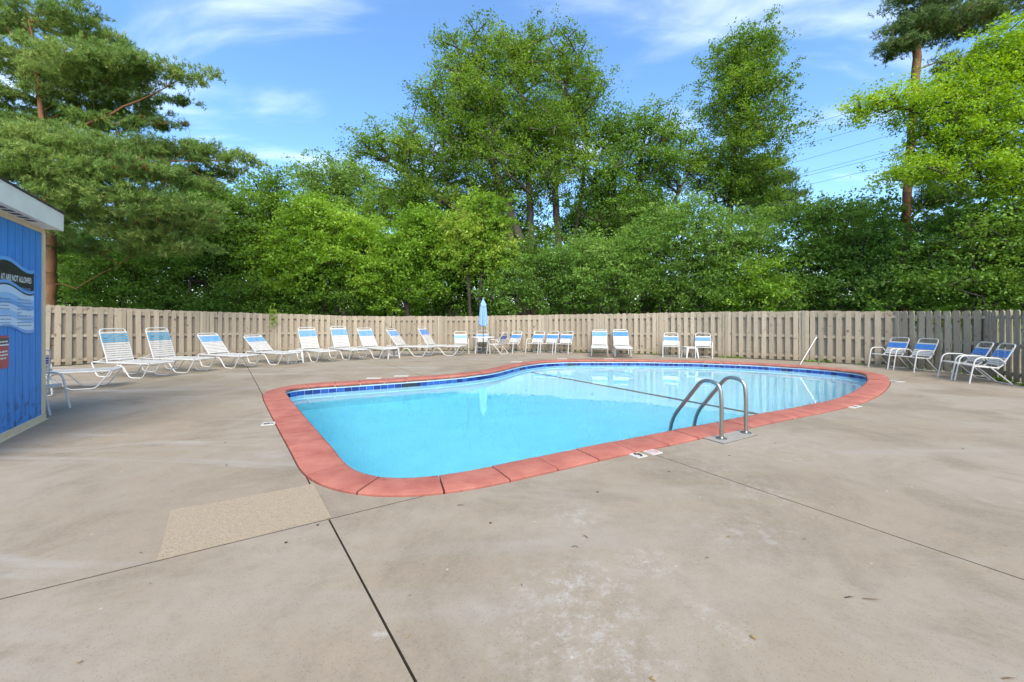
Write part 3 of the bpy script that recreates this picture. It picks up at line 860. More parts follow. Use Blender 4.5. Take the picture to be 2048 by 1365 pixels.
def marker(label, pix, up, txt=None, nodive=False, size=0.15, w=0.15, grp=None, long=None):
    """a ceramic tile let into the deck; up: direction of the top of the figure"""
    p = G(*pix); up = Vector((up[0], up[1], 0)).normalized(); rt_ = Vector((up.y, -up.x, 0))
    o = empty('depth_marker_tile' if not nodive else 'no_diving_tile'); 
    o.matrix_basis = Matrix((( rt_.x, up.x, 0, p.x), (rt_.y, up.y, 0, p.y), (0, 0, 1, 0.0), (0, 0, 0, 1)))
    tag(o, label, 'tile')
    hw, hh = (long or w) / 2, size / 2
    MB().prism(rr(-hw, hw, -hh, hh, 0.006), -0.01, 0.006).build('tile', M_TILEWHITE, o)
    if txt:
        me = text_mesh(txt, size * 1.05, 0.005); me.materials.clear(); me.materials.append(M_PRINT)
        t_ = link('figure', me, o); t_.matrix_basis = Matrix.Translation((size * 0.31, -size * 0.37, 0.0075))
    if nodive:
        ring = MB(); nn = 28; r0, r1 = size * 0.30, size * 0.37
        ring.add([(r * math.cos(2 * math.pi * k / nn), r * math.sin(2 * math.pi * k / nn), 0.0075) for r in (r0, r1) for k in range(nn)],
                 [(k, (k + 1) % nn, nn + (k + 1) % nn, nn + k) for k in range(nn)])
        c45 = math.cos(R(45)) * r0; hwd = size * 0.02
        ring.add([(-c45 - hwd, c45 - hwd, 0.0078), (-c45 + hwd, c45 + hwd, 0.0078), (c45 + hwd, -c45 + hwd, 0.0078), (c45 - hwd, -c45 - hwd, 0.0078)], [(0, 3, 2, 1)])
        ring.build('prohibition_ring', M_REDPRINT, o)
        fg = MB(); s = size / 0.2
        fg.add([(-0.03 * s, 0.035 * s, 0.0076), (-0.018 * s, 0.042 * s, 0.0076), (0.03 * s, -0.01 * s, 0.0076), (0.022 * s, -0.02 * s, 0.0076)], [(0, 3, 2, 1)])
        fg.add([(0.036 * s + 0.011 * s * math.cos(k), -0.026 * s + 0.011 * s * math.sin(k), 0.0076) for k in [i * 0.785 for i in range(8)]], [tuple(range(8))])
        fg.build('diver_figure', M_PRINT, o)
    return o
marker('white depth marker tile with black figure nearest the pool ladder', (1276, 911), INW, '9', size=0.15, w=0.135)
marker('white no diving tile with faded red ring beside the ladder', (1305, 904.5), INW, nodive=True, size=0.16, w=0.15)
marker('white depth marker tile on the left deck beside the coping', (538, 848), (1, 0.35), '6', size=0.17, w=0.17)
marker('white depth marker tile by the near coping, right of the ladder', (1704, 813.5), INW, '3', size=0.17, w=0.3)
marker('white depth marker tile off the rounded right end of the pool', (1792, 763), (-1, 0), '3', size=0.2, w=0.26)
for i, (px, py, lb) in enumerate(((748, 757, 'white marker tile on far deck below the row of loungers, leftmost of the far ones'), (803, 752.5, 'white marker tile on far deck below the loungers, above the black sign tile'),
                      (1033, 724.3, 'white marker tile on far deck at the inward bend of the pool edge'), (1124, 718.2, 'white marker tile on far deck in front of the row of three armchairs'),
                      (1218, 718.2, 'white marker tile on far deck in front of the two loungers facing the pool'))):
    marker(lb, (px, py), (0, 1), size=0.16, w=0.36)

# ------------------------------------------------------------------ furniture
TR = 0.0145
strap_me = {}
def strap(w, m, sag=0.0):
    key = (w, m.name)
    if key not in strap_me:
        h = 0.0205; n_ = 5
        vs = []; fs = []
        for j in range(n_ + 1):
            y = -w / 2 + w * j / n_
            z = -sag * (1 - (2 * j / n_ - 1) ** 2)
            vs += [(-h, y, z), (h, y, z), (h, y, z + 0.004), (-h, y, z + 0.004)]
        for j in range(n_):
            a = 4 * j; b = a + 4
            for k in range(4):
                l = (k + 1) % 4; fs.append((a + k, a + l, b + l, b + k))
        # wrapped ends
        for sg in (-1, 1):
            y = sg * w / 2
            o = len(vs); yi = y + sg * 0.003
            vs += [(-h, y, 0.004), (h, y, 0.004), (h, yi, -0.03), (-h, yi, -0.03), (-h, y - sg * 0.002, -0.03), (h, y - sg * 0.002, -0.03)]
            fs += [(o, o + 1, o + 2, o + 3), (o + 3, o + 2, o + 5, o + 4)]
        strap_me[key] = MB().add(vs, fs).mesh('strap', m)
    return strap_me[key]

def make_chaise(theta, blue):
    root = empty('chaise_lounge')
    w = 0.305; z = 0.37
    # seat frame loop
    loop = fillet([(-0.95, -w, z), (1.0, -w, z), (1.0, w, z), (-0.95, w, z)], 0.10, 5, True)
    sf = MB().tube(loop, TR, 8, True).build('seat_frame', M_WHITE, root, True)
    for s in (-1, 1):
        y = s * (w - 0.004)
        p = [(0.97, y, z - 0.02), (0.74, y, 0.016), (0.34, y, 0.016), (0.10, y, 0.30), (-0.10, y, 0.30), (-0.34, y, 0.016), (-0.74, y, 0.016), (-0.93, y, z - 0.02)]
        MB().tube(fillet(p, [0, 0.08, 0.08, 0.1, 0.1, 0.08, 0.08, 0], 4), TR, 8).build('leg_frame', M_WHITE, root, True)
        for x in (-0.06, 0.06):
            MB().tube([(x, y, 0.30), (x, y, z)], 0.01, 6).build('spacer', M_WHITE, root)
    for x in (0.78, 0.0, -0.78):
        MB().tube(fillet([(x, -w, z - 0.02), (x, -w * 0.5, z - 0.07), (x, w * 0.5, z - 0.07), (x, w, z - 0.02)], 0.1, 4), 0.011, 6).build('cross_brace', M_WHITE, root, True)
    # back
    px = -0.42; L = 0.86; ct, stt = math.cos(theta), math.sin(theta)
    B = Matrix(((-ct, 0, stt, px), (0, -1, 0, 0), (stt, 0, ct, z + 0.012), (0, 0, 0, 1)))     # local x runs up the back
    lp = fillet([(0, -w + 0.02, 0), (L, -w + 0.02, 0), (L, w - 0.02, 0), (0, w - 0.02, 0)], [0, 0.10, 0.10, 0], 6)
    bf = MB().tube([B @ Vector(p) for p in lp], TR, 8).build('back_frame', M_WHITE, root, True)
    for s in (-1, 1):
        a = B @ Vector((0.40, s * (w - 0.03), -0.01)); MB().tube([a, (-0.80, s * (w - 0.03), z)], 0.008, 6).build('back_support', M_WHITE, bf)
    x = px + 0.05
    while x < 0.97:
        link('strap', strap(0.63, M_STRAP, 0.006), sf, Matrix.Translation((x, 0, z + 0.0145))); x += 0.058
    k = 0; x = L - 0.105
    while x > 0.03:
        m = blue if k in (1, 2, 3, 4) else M_STRAP
        link('strap', strap(0.585, m, 0.0), bf, B @ Matrix.Translation((x, 0, 0.0145))); x -= 0.0585; k += 1
    return root
def place(o, x, y, d, label, cat, group, sc=1.0):
    o.location = (x, y, 0.0); o.rotation_euler = (0, 0, math.atan2(d[1], d[0])); o.scale = (sc, sc, sc)
    tag(o, label, cat, group); return o
GL = 'strap chaise lounges around the pool'
chs = [
    (-9.35, 8.45, (0.87, 0.45), 12, M_BLUE, 'white strap chaise lounge lying flat, partly hidden behind the blue pool house'),
    (-9.52, 10.43, (0.97, -0.24), 70, M_TEAL, 'upright chaise lounge with faded teal band, the one nearer the blue pool house'),
    (-9.23, 11.42, (0.95, -0.22), 70, M_TEAL, 'upright chaise lounge with faded teal band, farther from the blue pool house'),
    (-8.55, 12.5, (0.88, -0.38), 45, M_SKYB, 'white chaise lounge with half reclined back, just left of the most reclined lounger'),
    (-7.75, 13.42, (0.86, -0.45), 36, M_SKYB, 'white chaise lounge with the lowest reclined back, beside a small white table'),
    (-6.75, 14.3, (0.74, -0.67), 60, M_SKYB, 'white chaise lounge with pale blue band just right of the white side table'),
    (-5.95, 15.0, (0.72, -0.69), 64, M_SKYB, 'white chaise lounge with the tallest raised back in the middle of the far row'),
    (-5.05, 15.45, (0.74, -0.67), 54, M_SKYB, 'white chaise lounge left of the second small side table in the far row'),
    (-3.95, 16.2, (0.92, -0.35), 50, M_SKYB, 'white chaise lounge second from the right end of the far row'),
    (-2.85, 16.6, (0.94, -0.32), 56, M_BLUE, 'white chaise lounge with bright blue band at the right end of the far row'),
    (3.42, 16.2, (-0.21, -0.98), 43, M_SKYB, 'white chaise lounge facing the pool, left of the pair by the fence'),
    (4.25, 16.0, (-0.18, -0.97), 45, M_BLUE, 'white chaise lounge facing the pool, right of the pair by the fence'),
]
for x, y, d, th, bl, lb in chs:
    place(make_chaise(R(th), bl), x, y, d, lb, 'chaise lounge', GL)

def make_chair(blue):
    root = empty('armchair')
    w = 0.265
    side = lambda s: [(0.25, s * w, 0.42), (-0.20, s * w, 0.385), (-0.46, s * w, 0.93)]
    lp = fillet([(0.26, -w, 0.42), (-0.20, -w, 0.385), (-0.47, -w, 0.94), (-0.47, w, 0.94), (-0.20, w, 0.385), (0.26, w, 0.42)], [0.06, 0.10, 0.10, 0.10, 0.10, 0.06], 5, True)
    MB().tube(lp, TR, 8, True).build('seat_and_back_frame', M_WHITE, root, True)
    for s in (-1, 1):
        y = s * (w + 0.032)
        p = [(0.34, y, 0.0), (0.235, y, 0.625), (-0.18, y, 0.615), (-0.27, y, 0.50)]
        MB().tube(fillet(p, [0, 0.14, 0.10, 0], 6), TR + 0.001, 8).build('arm', M_WHITE, root, True)
    MB().tube(fillet([(-0.02, -w - 0.03, 0.405), (-0.40, -w - 0.03, 0.016), (-0.40, w + 0.03, 0.016), (-0.02, w + 0.03, 0.405)], 0.06, 5), TR, 8).build('rear_leg_frame', M_WHITE, root, True)
    for k in range(7):
        f = k / 6; x = 0.215 - 0.375 * f; zz = 0.4165 - 0.028 * f
        link('strap', strap(0.545, M_STRAP, 0.008), root, Matrix.Translation((x, 0, zz + 0.0155)) @ Matrix.Rotation(R(-4.4), 4, 'Y') @ Matrix.Diagonal((1.15, 1, 1, 1)))
    dx, dz = -0.27, 0.555; l = math.hypot(dx, dz); dx /= l; dz /= l
    B = Matrix(((dx, 0, dz, -0.20), (0, -1, 0, 0), (dz, 0, -dx, 0.385), (0, 0, 0, 1)))
    x = 0.455; k = 0
    while x > 0.06:
        link('strap', strap(0.545, blue if k in (1, 2, 3) else M_STRAP), root, B @ Matrix.Translation((x, 0, 0.0145))); x -= 0.0535; k += 1
    return root
chair0 = {}
GC = 'white strap armchairs on the deck'
chairs = [
    (-7.35, 6.35, (0.90, 0.43), M_BLUE, 'white armchair standing right behind the blue pool house corner'),
    (-9.05, 7.75, (-0.80, 0.60), M_NAVY, 'white armchair with dark blue back, turned away behind the pool house'),
    (-2.12, 17.35, (0.22, -1), M_SKYB, 'white armchair between the last far lounger and the umbrella table'),
    (-1.30, 17.95, (0.02, -1), M_SKYB, 'white armchair behind the round umbrella table'),
    (-0.62, 17.10, (-0.75, 0.45), M_NAVY, 'white armchair with dark blue back, turned toward the umbrella table'),
    (-0.02, 17.65, (-0.6, -0.8), M_BLUE, 'white armchair between the umbrella table and the row of three'),
    (0.98, 17.60, (-0.5, -0.86), M_BLUE, 'left armchair in the row of three by the far fence'),
    (1.58, 17.50, (-0.5, -0.86), M_BLUE, 'middle armchair in the row of three by the far fence'),
    (2.18, 17.35, (-0.45, -0.9), M_BLUE, 'right armchair in the row of three by the far fence'),
    (6.02, 15.72, (-0.36, -0.93), M_BLUE, 'white armchair left of the small table by the far fence'),
    (7.08, 15.35, (-0.36, -0.9), M_BLUE, 'white armchair right of the small table by the far fence'),
    (11.02, 12.18, (-1, -0.12), M_BLUE, 'white armchair at the right fence, farthest from the camera of four'),
    (11.10, 11.45, (-1, -0.06), M_BLUE, 'white armchair at the right fence, second farthest of four'),
    (10.82, 9.98, (-0.92, 0.38), M_BLUE, 'white armchair at the right fence, left one of the nearer pair'),
    (10.58, 9.36, (-0.91, 0.40), M_BLUE, 'white armchair at the right fence, nearest to the right picture edge'),
]
for x, y, d, bl, lb in chairs:
    if bl.name not in chair0: o = chair0[bl.name] = make_chair(bl)
    else: o = copy_tree(chair0[bl.name])
    place(o, x, y, d, lb, 'chair', GC, 0.95)

def make_side_table():
    root = empty('side_table'); h = 0.40; a = 0.215
    MB().prism(rr(-a, a, -a, a, 0.05), h - 0.022, h).prism(rr(-a + 0.02, a - 0.02, -a + 0.02, a - 0.02, 0.04), h - 0.06, h - 0.021).build('table_top', M_PLASTIC, root)
    for sx_ in (-1, 1):
        for sy_ in (-1, 1):
            c0 = Vector((sx_ * (a - 0.05), sy_ * (a - 0.05), h - 0.03)); c1 = Vector((sx_ * (a + 0.005), sy_ * (a + 0.005), 0))
            vs = [(c.x + u * r_, c.y + v * r_, c.z) for c, r_ in ((c0, 0.038), (c1, 0.018)) for u, v in ((-1, -1), (1, -1), (1, 1), (-1, 1))]
            MB().add(vs, [(0, 1, 2, 3), (7, 6, 5, 4)] + [(i, i + 4, (i + 1) % 4 + 4, (i + 1) % 4) for i in range(4)]).build('leg', M_PLASTIC, root)
    return root
st0 = make_side_table()
for i, (x, y, a, lb) in enumerate(((-7.15, 13.72, 0.5, 'small white plastic side table beside the most reclined lounger'), (-4.42, 15.2, 0.7, 'small white plastic side table between two loungers of the far row'),
                                   (6.60, 15.42, 0.05, 'small white plastic side table between two armchairs by the far fence'))):
    o = st0 if i == 0 else copy_tree(st0)
    place(o, x, y, (math.cos(a), math.sin(a)), lb, 'side table', 'small white side tables')

TX, TY = -1.2, 17.3
tb = empty('umbrella_table', (TX, TY, 0)); tag(tb, 'round white patio table under the closed blue umbrella', 'table')
MB().lathe([(0.03, 0.665), (0.46, 0.665), (0.475, 0.66), (0.485, 0.67), (0.475, 0.69), (0.45, 0.684), (0.03, 0.684)], 40).build('table_top', M_PLASTIC, tb, True)
for k in range(4):
    a = R(45 + 90 * k); c, s = math.cos(a), math.sin(a)
    MB().tube(fillet([(0.40 * c, 0.40 * s, 0.66), (0.38 * c, 0.38 * s, 0.40), (0.43 * c, 0.43 * s, 0)], 0.15, 4), 0.014, 8).build('leg', M_WHITE, tb, True)
    MB().tube([(0.385 * c, 0.385 * s, 0.30), (0.06 * c, 0.06 * s, 0.22)], 0.008, 6).build('brace', M_WHITE, tb)
um = empty('patio_umbrella', (TX, TY, 0)); tag(um, 'closed pale blue patio umbrella standing through the round white table', 'umbrella')
MB().lathe([(0.24, 0), (0.24, 0.04), (0.2, 0.07), (0.04, 0.09), (0.03, 0.30)], 28).build('base', M_DARK, um, True)
MB().tube([(0, 0, 0.05), (0, 0, 2.26)], 0.019, 10).build('pole', M_POST, um, True)
def folded(prof, nf, seed):
    rg_ = random.Random(seed); n_ = nf * 6; vs = []; fs = []
    ph = [rg_.uniform(0.7, 1.3) for _ in range(nf)]
    for i, (r, z, dp) in enumerate(prof):
        for k in range(n_):
            a = 2 * math.pi * k / n_; fk = k / 6
            amp = ph[int(fk) % nf]
            q = 1 + dp * amp * math.cos(2 * math.pi * fk + 0.5 * math.sin(z * 3))
            zz = z + (0.05 * math.sin(a * 2 + 1) + 0.03 * math.cos(5 * a) if i == 0 else 0)
            tw = a + 0.25 * (z - 1.2)
            vs.append((0.8 * r * q * math.cos(tw), 0.8 * r * q * math.sin(tw), zz))
    for i in range(len(prof) - 1):
        for k in range(n_):
            l = (k + 1) % n_; fs.append((i * n_ + k, i * n_ + l, (i + 1) * n_ + l, (i + 1) * n_ + k))
    return MB().add(vs, fs)
canopy = folded([(0.185, 1.18, 0.28), (0.175, 1.32, 0.26), (0.165, 1.5, 0.24), (0.155, 1.7, 0.2), (0.145, 1.9, 0.16), (0.12, 2.02, 0.12), (0.08, 2.12, 0.1), (0.025, 2.22, 0.05)], 8, 2).build('canopy', M_UMB, um, True)
folded([(0.168, 1.98, 0.12), (0.13, 2.07, 0.1), (0.075, 2.17, 0.07), (0.022, 2.255, 0.03)], 8, 4).build('vent_cap', M_UMB, um, True)
MB().lathe([(0.02, 2.25), (0.028, 2.275), (0.018, 2.30), (0.004, 2.32)], 12).build('finial', M_UMB, um, True)

# ------------------------------------------------------------------ power lines
M_WIRE = mat('grey_cable', (0.08, 0.085, 0.1), 0.6)
lines = [((1614, 248), (1689, 226), 'highest power line crossing the sky at the right'), ((1619, 284), (1715, 257), 'second highest power line crossing the sky at the right'), ((1600, 320), (1801, 262), 'third power line from the top at the right'),
         ((1600, 347), (1778, 300), 'upper cable of the close pair of power lines'), ((1600, 353), (1776, 308), 'lower cable of the close pair of power lines'), ((1600, 371.6), (1769, 331), 'lowest power line crossing the sky at the right')]
for (xa, ya), (xb, yb), lb in lines:
    sl = (yb - ya) / (xb - xa); f = lambda x: ya + sl * (x - xa)
    a = D(1440, f(1440), 105); b = D(2200, f(2200), 62)
    pts = []
    for i in range(25):
        u = i / 24; p = a.lerp(b, u); p.z -= 0.5 * 4 * u * (1 - u) * 0.6; pts.append(p)
    o = MB().tube(pts, 0.035, 6).build('power_line', M_WIRE); tag(o, lb, 'cable', 'power lines')

# ------------------------------------------------------------------ trees
def np_mesh(name, V, F, m, tint=None):
    """V (n,3); F (k,q) all faces with q corners"""
    me = bpy.data.meshes.new(name)
    k, q = F.shape
    me.vertices.add(len(V)); me.vertices.foreach_set('co', np.ascontiguousarray(V, dtype=np.float32).ravel())
    me.loops.add(k * q); me.loops.foreach_set('vertex_index', F.astype(np.int32).ravel())
    me.polygons.add(k); me.polygons.foreach_set('loop_start', np.arange(0, k * q, q, dtype=np.int32))
    try: me.polygons.foreach_set('loop_total', np.full(k, q, dtype=np.int32))
    except Exception: pass
    me.materials.append(m)
    if tint is not None:
        a = me.attributes.new('tint', 'FLOAT', 'FACE'); a.data.foreach_set('value', np.clip(tint, 0, 1).astype(np.float32))
    me.update(calc_edges=True)
    return me
def unit(v): return v / np.maximum(np.linalg.norm(v, axis=1, keepdims=True), 1e-9)

def leaf_cards(P, size, rg, up=0.6, tint=None, droop=0.25, aspect=0.55):
    """folded leaf blades (4 corners) at points P"""
    n = len(P)
    nrm = unit(rg.normal(size=(n, 3)) + np.array([0, 0, up * 1.6]))
    t = rg.normal(size=(n, 3)); t[:, 2] -= droop
    t = unit(t - nrm * np.sum(t * nrm, axis=1, keepdims=True))
    b = np.cross(nrm, t)
    L = size * rg.uniform(0.5, 1.35, (n, 1)); Wd = L * aspect * rg.uniform(0.8, 1.2, (n, 1))
    v0 = P - t * L * 0.5
    v1 = P + b * Wd * 0.5 + nrm * Wd * 0.12 - t * L * 0.06
    v2 = P + t * L * 0.5 - nrm * L * 0.10
    v3 = P - b * Wd * 0.5 + nrm * Wd * 0.12 - t * L * 0.06
    V = np.stack([v0, v1, v2, v3], 1).reshape(-1, 3)
    F = np.arange(n * 4).reshape(n, 4)
    return V, F

def needle_tufts(P, axis, size, rg, nb=9, width=0.012):
    """each tuft: nb thin blades fanning out around the twig direction"""
    n = len(P)
    A = np.repeat(unit(axis), nb, 0); Q = np.repeat(P, nb, 0)
    d = unit(rg.normal(size=(n * nb, 3)) * 0.75 + A * 0.9 + np.array([0, 0, 0.25]))
    s = unit(np.cross(d, rg.normal(size=(n * nb, 3))))
    L = size * rg.uniform(0.7, 1.2, (n * nb, 1))
    st = Q + A * rg.uniform(-0.5, 0.5, (n * nb, 1)) * size
    V = np.stack([st - s * width, st + s * width, st + d * L], 1).reshape(-1, 3)
    return V, np.arange(n * nb * 3).reshape(-1, 3)

def lobe(px, py, rx, ry, d, dep=None):
    c = D(px, py, d); k = d / FPX
    return (np.array(c), np.array([rx * k, (dep if dep is not None else (rx + ry) * 0.5 * k), ry * k]))

def sample_lobes(lobes, n, rg, inner=0.45):
    vol = np.array([np.prod(r) ** (2 / 3) for c, r in lobes]); vol /= vol.sum()
    pick = rg.choice(len(lobes), n, p=vol)
    d = unit(rg.normal(size=(n, 3))); rad = rg.uniform(inner ** 2, 1, (n, 1)) ** 0.5
    C = np.array([l[0] for l in lobes])[pick]; RR = np.array([l[1] for l in lobes])[pick]
    return C + d * RR * rad

def skeleton(trunks, clumps, rg, step=0.55, wob=0.10):
    """join every clump to the nearest lower part of the tree; returns nodes, parents, tips"""
    pos = []; par = []
    for tr in trunks:
        tr = [np.array(p, float) for p in tr]
        prev = -1 if not pos or tr[0][2] < 0.5 else int(np.argmin(np.linalg.norm(np.array(pos) - tr[0], axis=1)))
        for a, b in zip(tr, tr[1:]):
            m = max(1, int(np.linalg.norm(b - a) / step))
            for j in range(m if prev >= 0 else m + 1):
                f = (j + 1) / m if prev >= 0 else j / m
                p = a + (b - a) * f + rg.normal(size=3) * wob * 0.25 * (0 if j == 0 else 1)
                pos.append(p); par.append(prev); prev = len(pos) - 1
    base = np.array(trunks[0][0])
    order = np.argsort(np.min(np.linalg.norm(clumps[:, None] - np.array(pos)[None, ::max(1, len(pos) // 60)], axis=2), axis=1))
    tips = np.full(len(clumps), -1)
    X = np.zeros((len(pos) + len(clumps) * 14 + 10, 3)); X[:len(pos)] = pos; n = len(pos)
    par = list(par)
    for ci in order:
        p = clumps[ci]
        dv = p - X[:n]; dist = np.linalg.norm(dv, axis=1)
        hor = np.linalg.norm(dv[:, :2], axis=1)
        cost = dist + 1.2 * np.maximum(0, 0.35 * hor - dv[:, 2])
        k = int(np.argmin(cost)); a = X[k].copy(); L = dist[k]
        m = min(12, max(1, int(L / step)))
        prev = k
        for j in range(1, m + 1):
            f = j / m
            q = a + (p - a) * f
            q[2] += 0.10 * L * math.sin(math.pi * f) * 0.6
            if j < m: q = q + rg.normal(size=3) * wob * min(1, L)
            X[n] = q; par.append(prev); prev = n; n += 1
        tips[ci] = prev
    return X[:n], np.array(par), tips

def limb_mesh(X, par, r_base, rg, r_tip=0.008, exp=0.42, rmin=0.0):
    n = len(X); cnt = np.zeros(n)
    kids = np.zeros(n, int)
    for i in range(n):
        if par[i] >= 0: kids[par[i]] += 1
    cnt[kids == 0] = 1
    for i in range(n - 1, -1, -1):
        if par[i] >= 0: cnt[par[i]] += cnt[i]
    r = cnt ** exp
    roots = [i for i in range(n) if par[i] < 0]
    r = r / max(r[i] for i in roots) * r_base
    r = np.maximum(r, r_tip)
    # flare at the foot of the trunk
    V = []; F = []
    idx = np.array([i for i in range(n) if par[i] >= 0 and r[i] >= rmin])
    pa = par[idx]; A = X[pa]; B = X[idx]; ra = np.minimum(r[pa], r[idx] * 1.5); rb = r[idx]
    T = unit(B - A); up = np.where(np.abs(T[:, 2:3]) < 0.9, np.array([[0, 0, 1.0]]), np.array([[1.0, 0, 0]]))
    n1 = unit(np.cross(T, up)); n2 = np.cross(T, n1)
    q = 6; ang = np.arange(q) / q * 2 * math.pi
    ring = lambda P, rr_: P[:, None] + (n1[:, None] * np.cos(ang)[None, :, None] + n2[:, None] * np.sin(ang)[None, :, None]) * rr_[:, None, None]
    V = np.concatenate([ring(A - T * ra[:, None] * 0.3, ra), ring(B, rb)], 1).reshape(-1, 3)
    k = np.arange(len(idx))[:, None] * 2 * q; s = np.arange(q)[None]; s2 = (s + 1) % q
    F = np.stack([k + s, k + s2, k + q + s2, k + q + s], 2).reshape(-1, 4)
    return V, F

def clump_tint(C, rg, spread=0.17):
    """colour differs from spray to spray and slowly through the crown"""
    f = 0.5 + 0.12 * np.sin(C[:, 0] * 1.1 + C[:, 2] * 0.7) + 0.10 * np.sin(C[:, 1] * 1.3 - C[:, 2] * 1.2 + 1)
    return f + rg.normal(size=len(C)) * spread

def tree(name, label, leafm, bark, trunks, lobes, n_clump, per, lsize, seed, csig=0.42, r_base=0.22, inner=0.4, up=0.6, group=None, cat='tree', tshift=0.0, flat=0.6, holes=0.0, rmin=0.0, droop=0.25):
    rg = np.random.default_rng(seed)
    C = sample_lobes(lobes, int(n_clump * 1.2), rg, inner)
    if holes > 0:
        nzv = np.sin(C[:, 0] * 1.7 + seed) * np.sin(C[:, 2] * 1.9 + 2 * seed) + 0.6 * np.sin(C[:, 1] * 2.1 + C[:, 0])
        C = C[nzv > -1.2 + holes]
    C = C[C[:, 2] > 0.35]
    X, par, tips = skeleton(trunks, C, rg)
    V, F = limb_mesh(X, par, r_base, rg, rmin=rmin)
    org = np.array(trunks[0][0]); org = np.array([org[0], org[1], 0.0])
    root = empty(name, tuple(org)); tag(root, label, cat, group)
    link('trunk', np_mesh('trunk', V - org, F, bark), root)
    # leaves: sprays around each clump plus some along the last piece of its twig
    ct = clump_tint(C, rg) + tshift
    k = np.maximum(4, (per * 1.3 * rg.uniform(0.5, 1.5, len(C))).astype(int))
    rep = np.repeat(np.arange(len(C)), k)
    sg = csig * rg.uniform(0.65, 1.35, (len(C), 1))
    off = rg.normal(size=(len(rep), 3)) * sg[rep] * np.array([1, 1, flat])
    # a spray has a few sub-sprays so that its outline is uneven
    sub = rg.normal(size=(len(C), 5, 3)) * sg[:, None] * np.array([1.0, 1.0, flat])
    P = C[rep] + sub[rep, rg.integers(0, 5, len(rep))] + off * 0.40
    ok = P[:, 2] > 0.1
    P = P[ok]; rep = rep[ok]
    V, F = leaf_cards(P, lsize * 0.92, rg, up, droop=droop)
    tint = ct[rep] + rg.normal(size=len(P)) * 0.09
    link('crown', np_mesh('crown', V - org, F, leafm, tint), root)
    return root

def pine(name, label, needles, bark, trunks, limbs, seed, n_tuft=60, tsize=0.12, r_base=0.25, wid=0.012, group=None, tshift=0.0, nb=9, spread=0.14):
    """limbs: (ellipsoid lobes flattened into plates) filled with twigs that end in tufts"""
    rg = np.random.default_rng(seed)
    Cs = []
    for c, r, n in limbs:
        d = unit(rg.normal(size=(n, 3))); rad = rg.uniform(0.05, 1, (n, 1)) ** 0.5
        Cs.append(c + d * r * rad)
    C = np.concatenate(Cs)
    X, par, tips = skeleton(trunks, C, rg, 0.45, 0.12)
    V, F = limb_mesh(X, par, r_base, rg, r_tip=0.006, exp=0.62)
    org = np.array(trunks[0][0]); org = np.array([org[0], org[1], 0.0])
    root = empty(name, tuple(org)); tag(root, label, 'tree', group)
    link('trunk', np_mesh('trunk', V - org, F, bark), root)
    rep = np.repeat(np.arange(len(C)), n_tuft)
    sgc = spread * rg.uniform(0.6, 1.4, (len(C), 1))
    P = C[rep] + rg.normal(size=(len(rep), 3)) * sgc[rep] * np.array([1, 1, 0.5])
    tw = X[tips] - X[np.maximum(par[tips], 0)]
    ax = unit(tw)[rep] * 0.6 + rg.normal(size=(len(rep), 3)) * 0.5 + np.array([0, 0, 0.35])
    V, F = needle_tufts(P, ax, tsize, rg, nb, wid)
    tint = np.repeat(clump_tint(C, rg, 0.12)[rep] + tshift + rg.normal(size=len(rep)) * 0.10, nb)
    link('crown', np_mesh('crown', V - org, F, needles, tint), root)
    return root

def gp(px, d): return np.array([(px - CX) / FPX * d, d, -0.1])
def dp(px, py, d): return np.array(D(px, py, d))

# --- centre: tall many-stemmed elm
d = 28.0
tree('elm_tree', 'tall many-stemmed green tree with wide open crown, centre of the picture', LEAF['elm'], M_BARK,
     [[gp(1055, d), dp(1050, 500, d), dp(1010, 400, d), dp(975, 300, d), dp(950, 200, d), dp(960, 110, d)],
      [gp(1065, d), dp(1062, 480, d), dp(1058, 380, d), dp(1050, 260, d + 0.5), dp(1040, 150, d)],
      [gp(1125, d), dp(1118, 500, d), dp(1110, 380, d), dp(1125, 260, d), dp(1135, 130, d)],
      [gp(1045, d), dp(1020, 470, d), dp(930, 430, d - 0.5), dp(840, 370, d - 1), dp(770, 320, d - 1)],
      [gp(1150, d), dp(1150, 480, d), dp(1165, 380, d), dp(1175, 270, d)]],
     [lobe(955, 125, 85, 75, d), lobe(1105, 135, 95, 65, d), lobe(875, 200, 60, 55, d), lobe(1020, 225, 140, 85, d), lobe(1165, 210, 45, 95, d),
      lobe(800, 300, 85, 50, d - 1), lobe(890, 310, 110, 75, d), lobe(1060, 330, 140, 90, d), lobe(730, 290, 40, 22, d - 1), lobe(830, 380, 90, 45, d - 1), lobe(960, 390, 60, 40, d), lobe(1040, 110, 60, 50, d), lobe(940, 250, 90, 70, d), lobe(1100, 260, 80, 80, d)],
     1150, 105, 0.16, 21, csig=0.52, r_base=0.30, inner=0.15, holes=0.12, group='trees behind the fence')
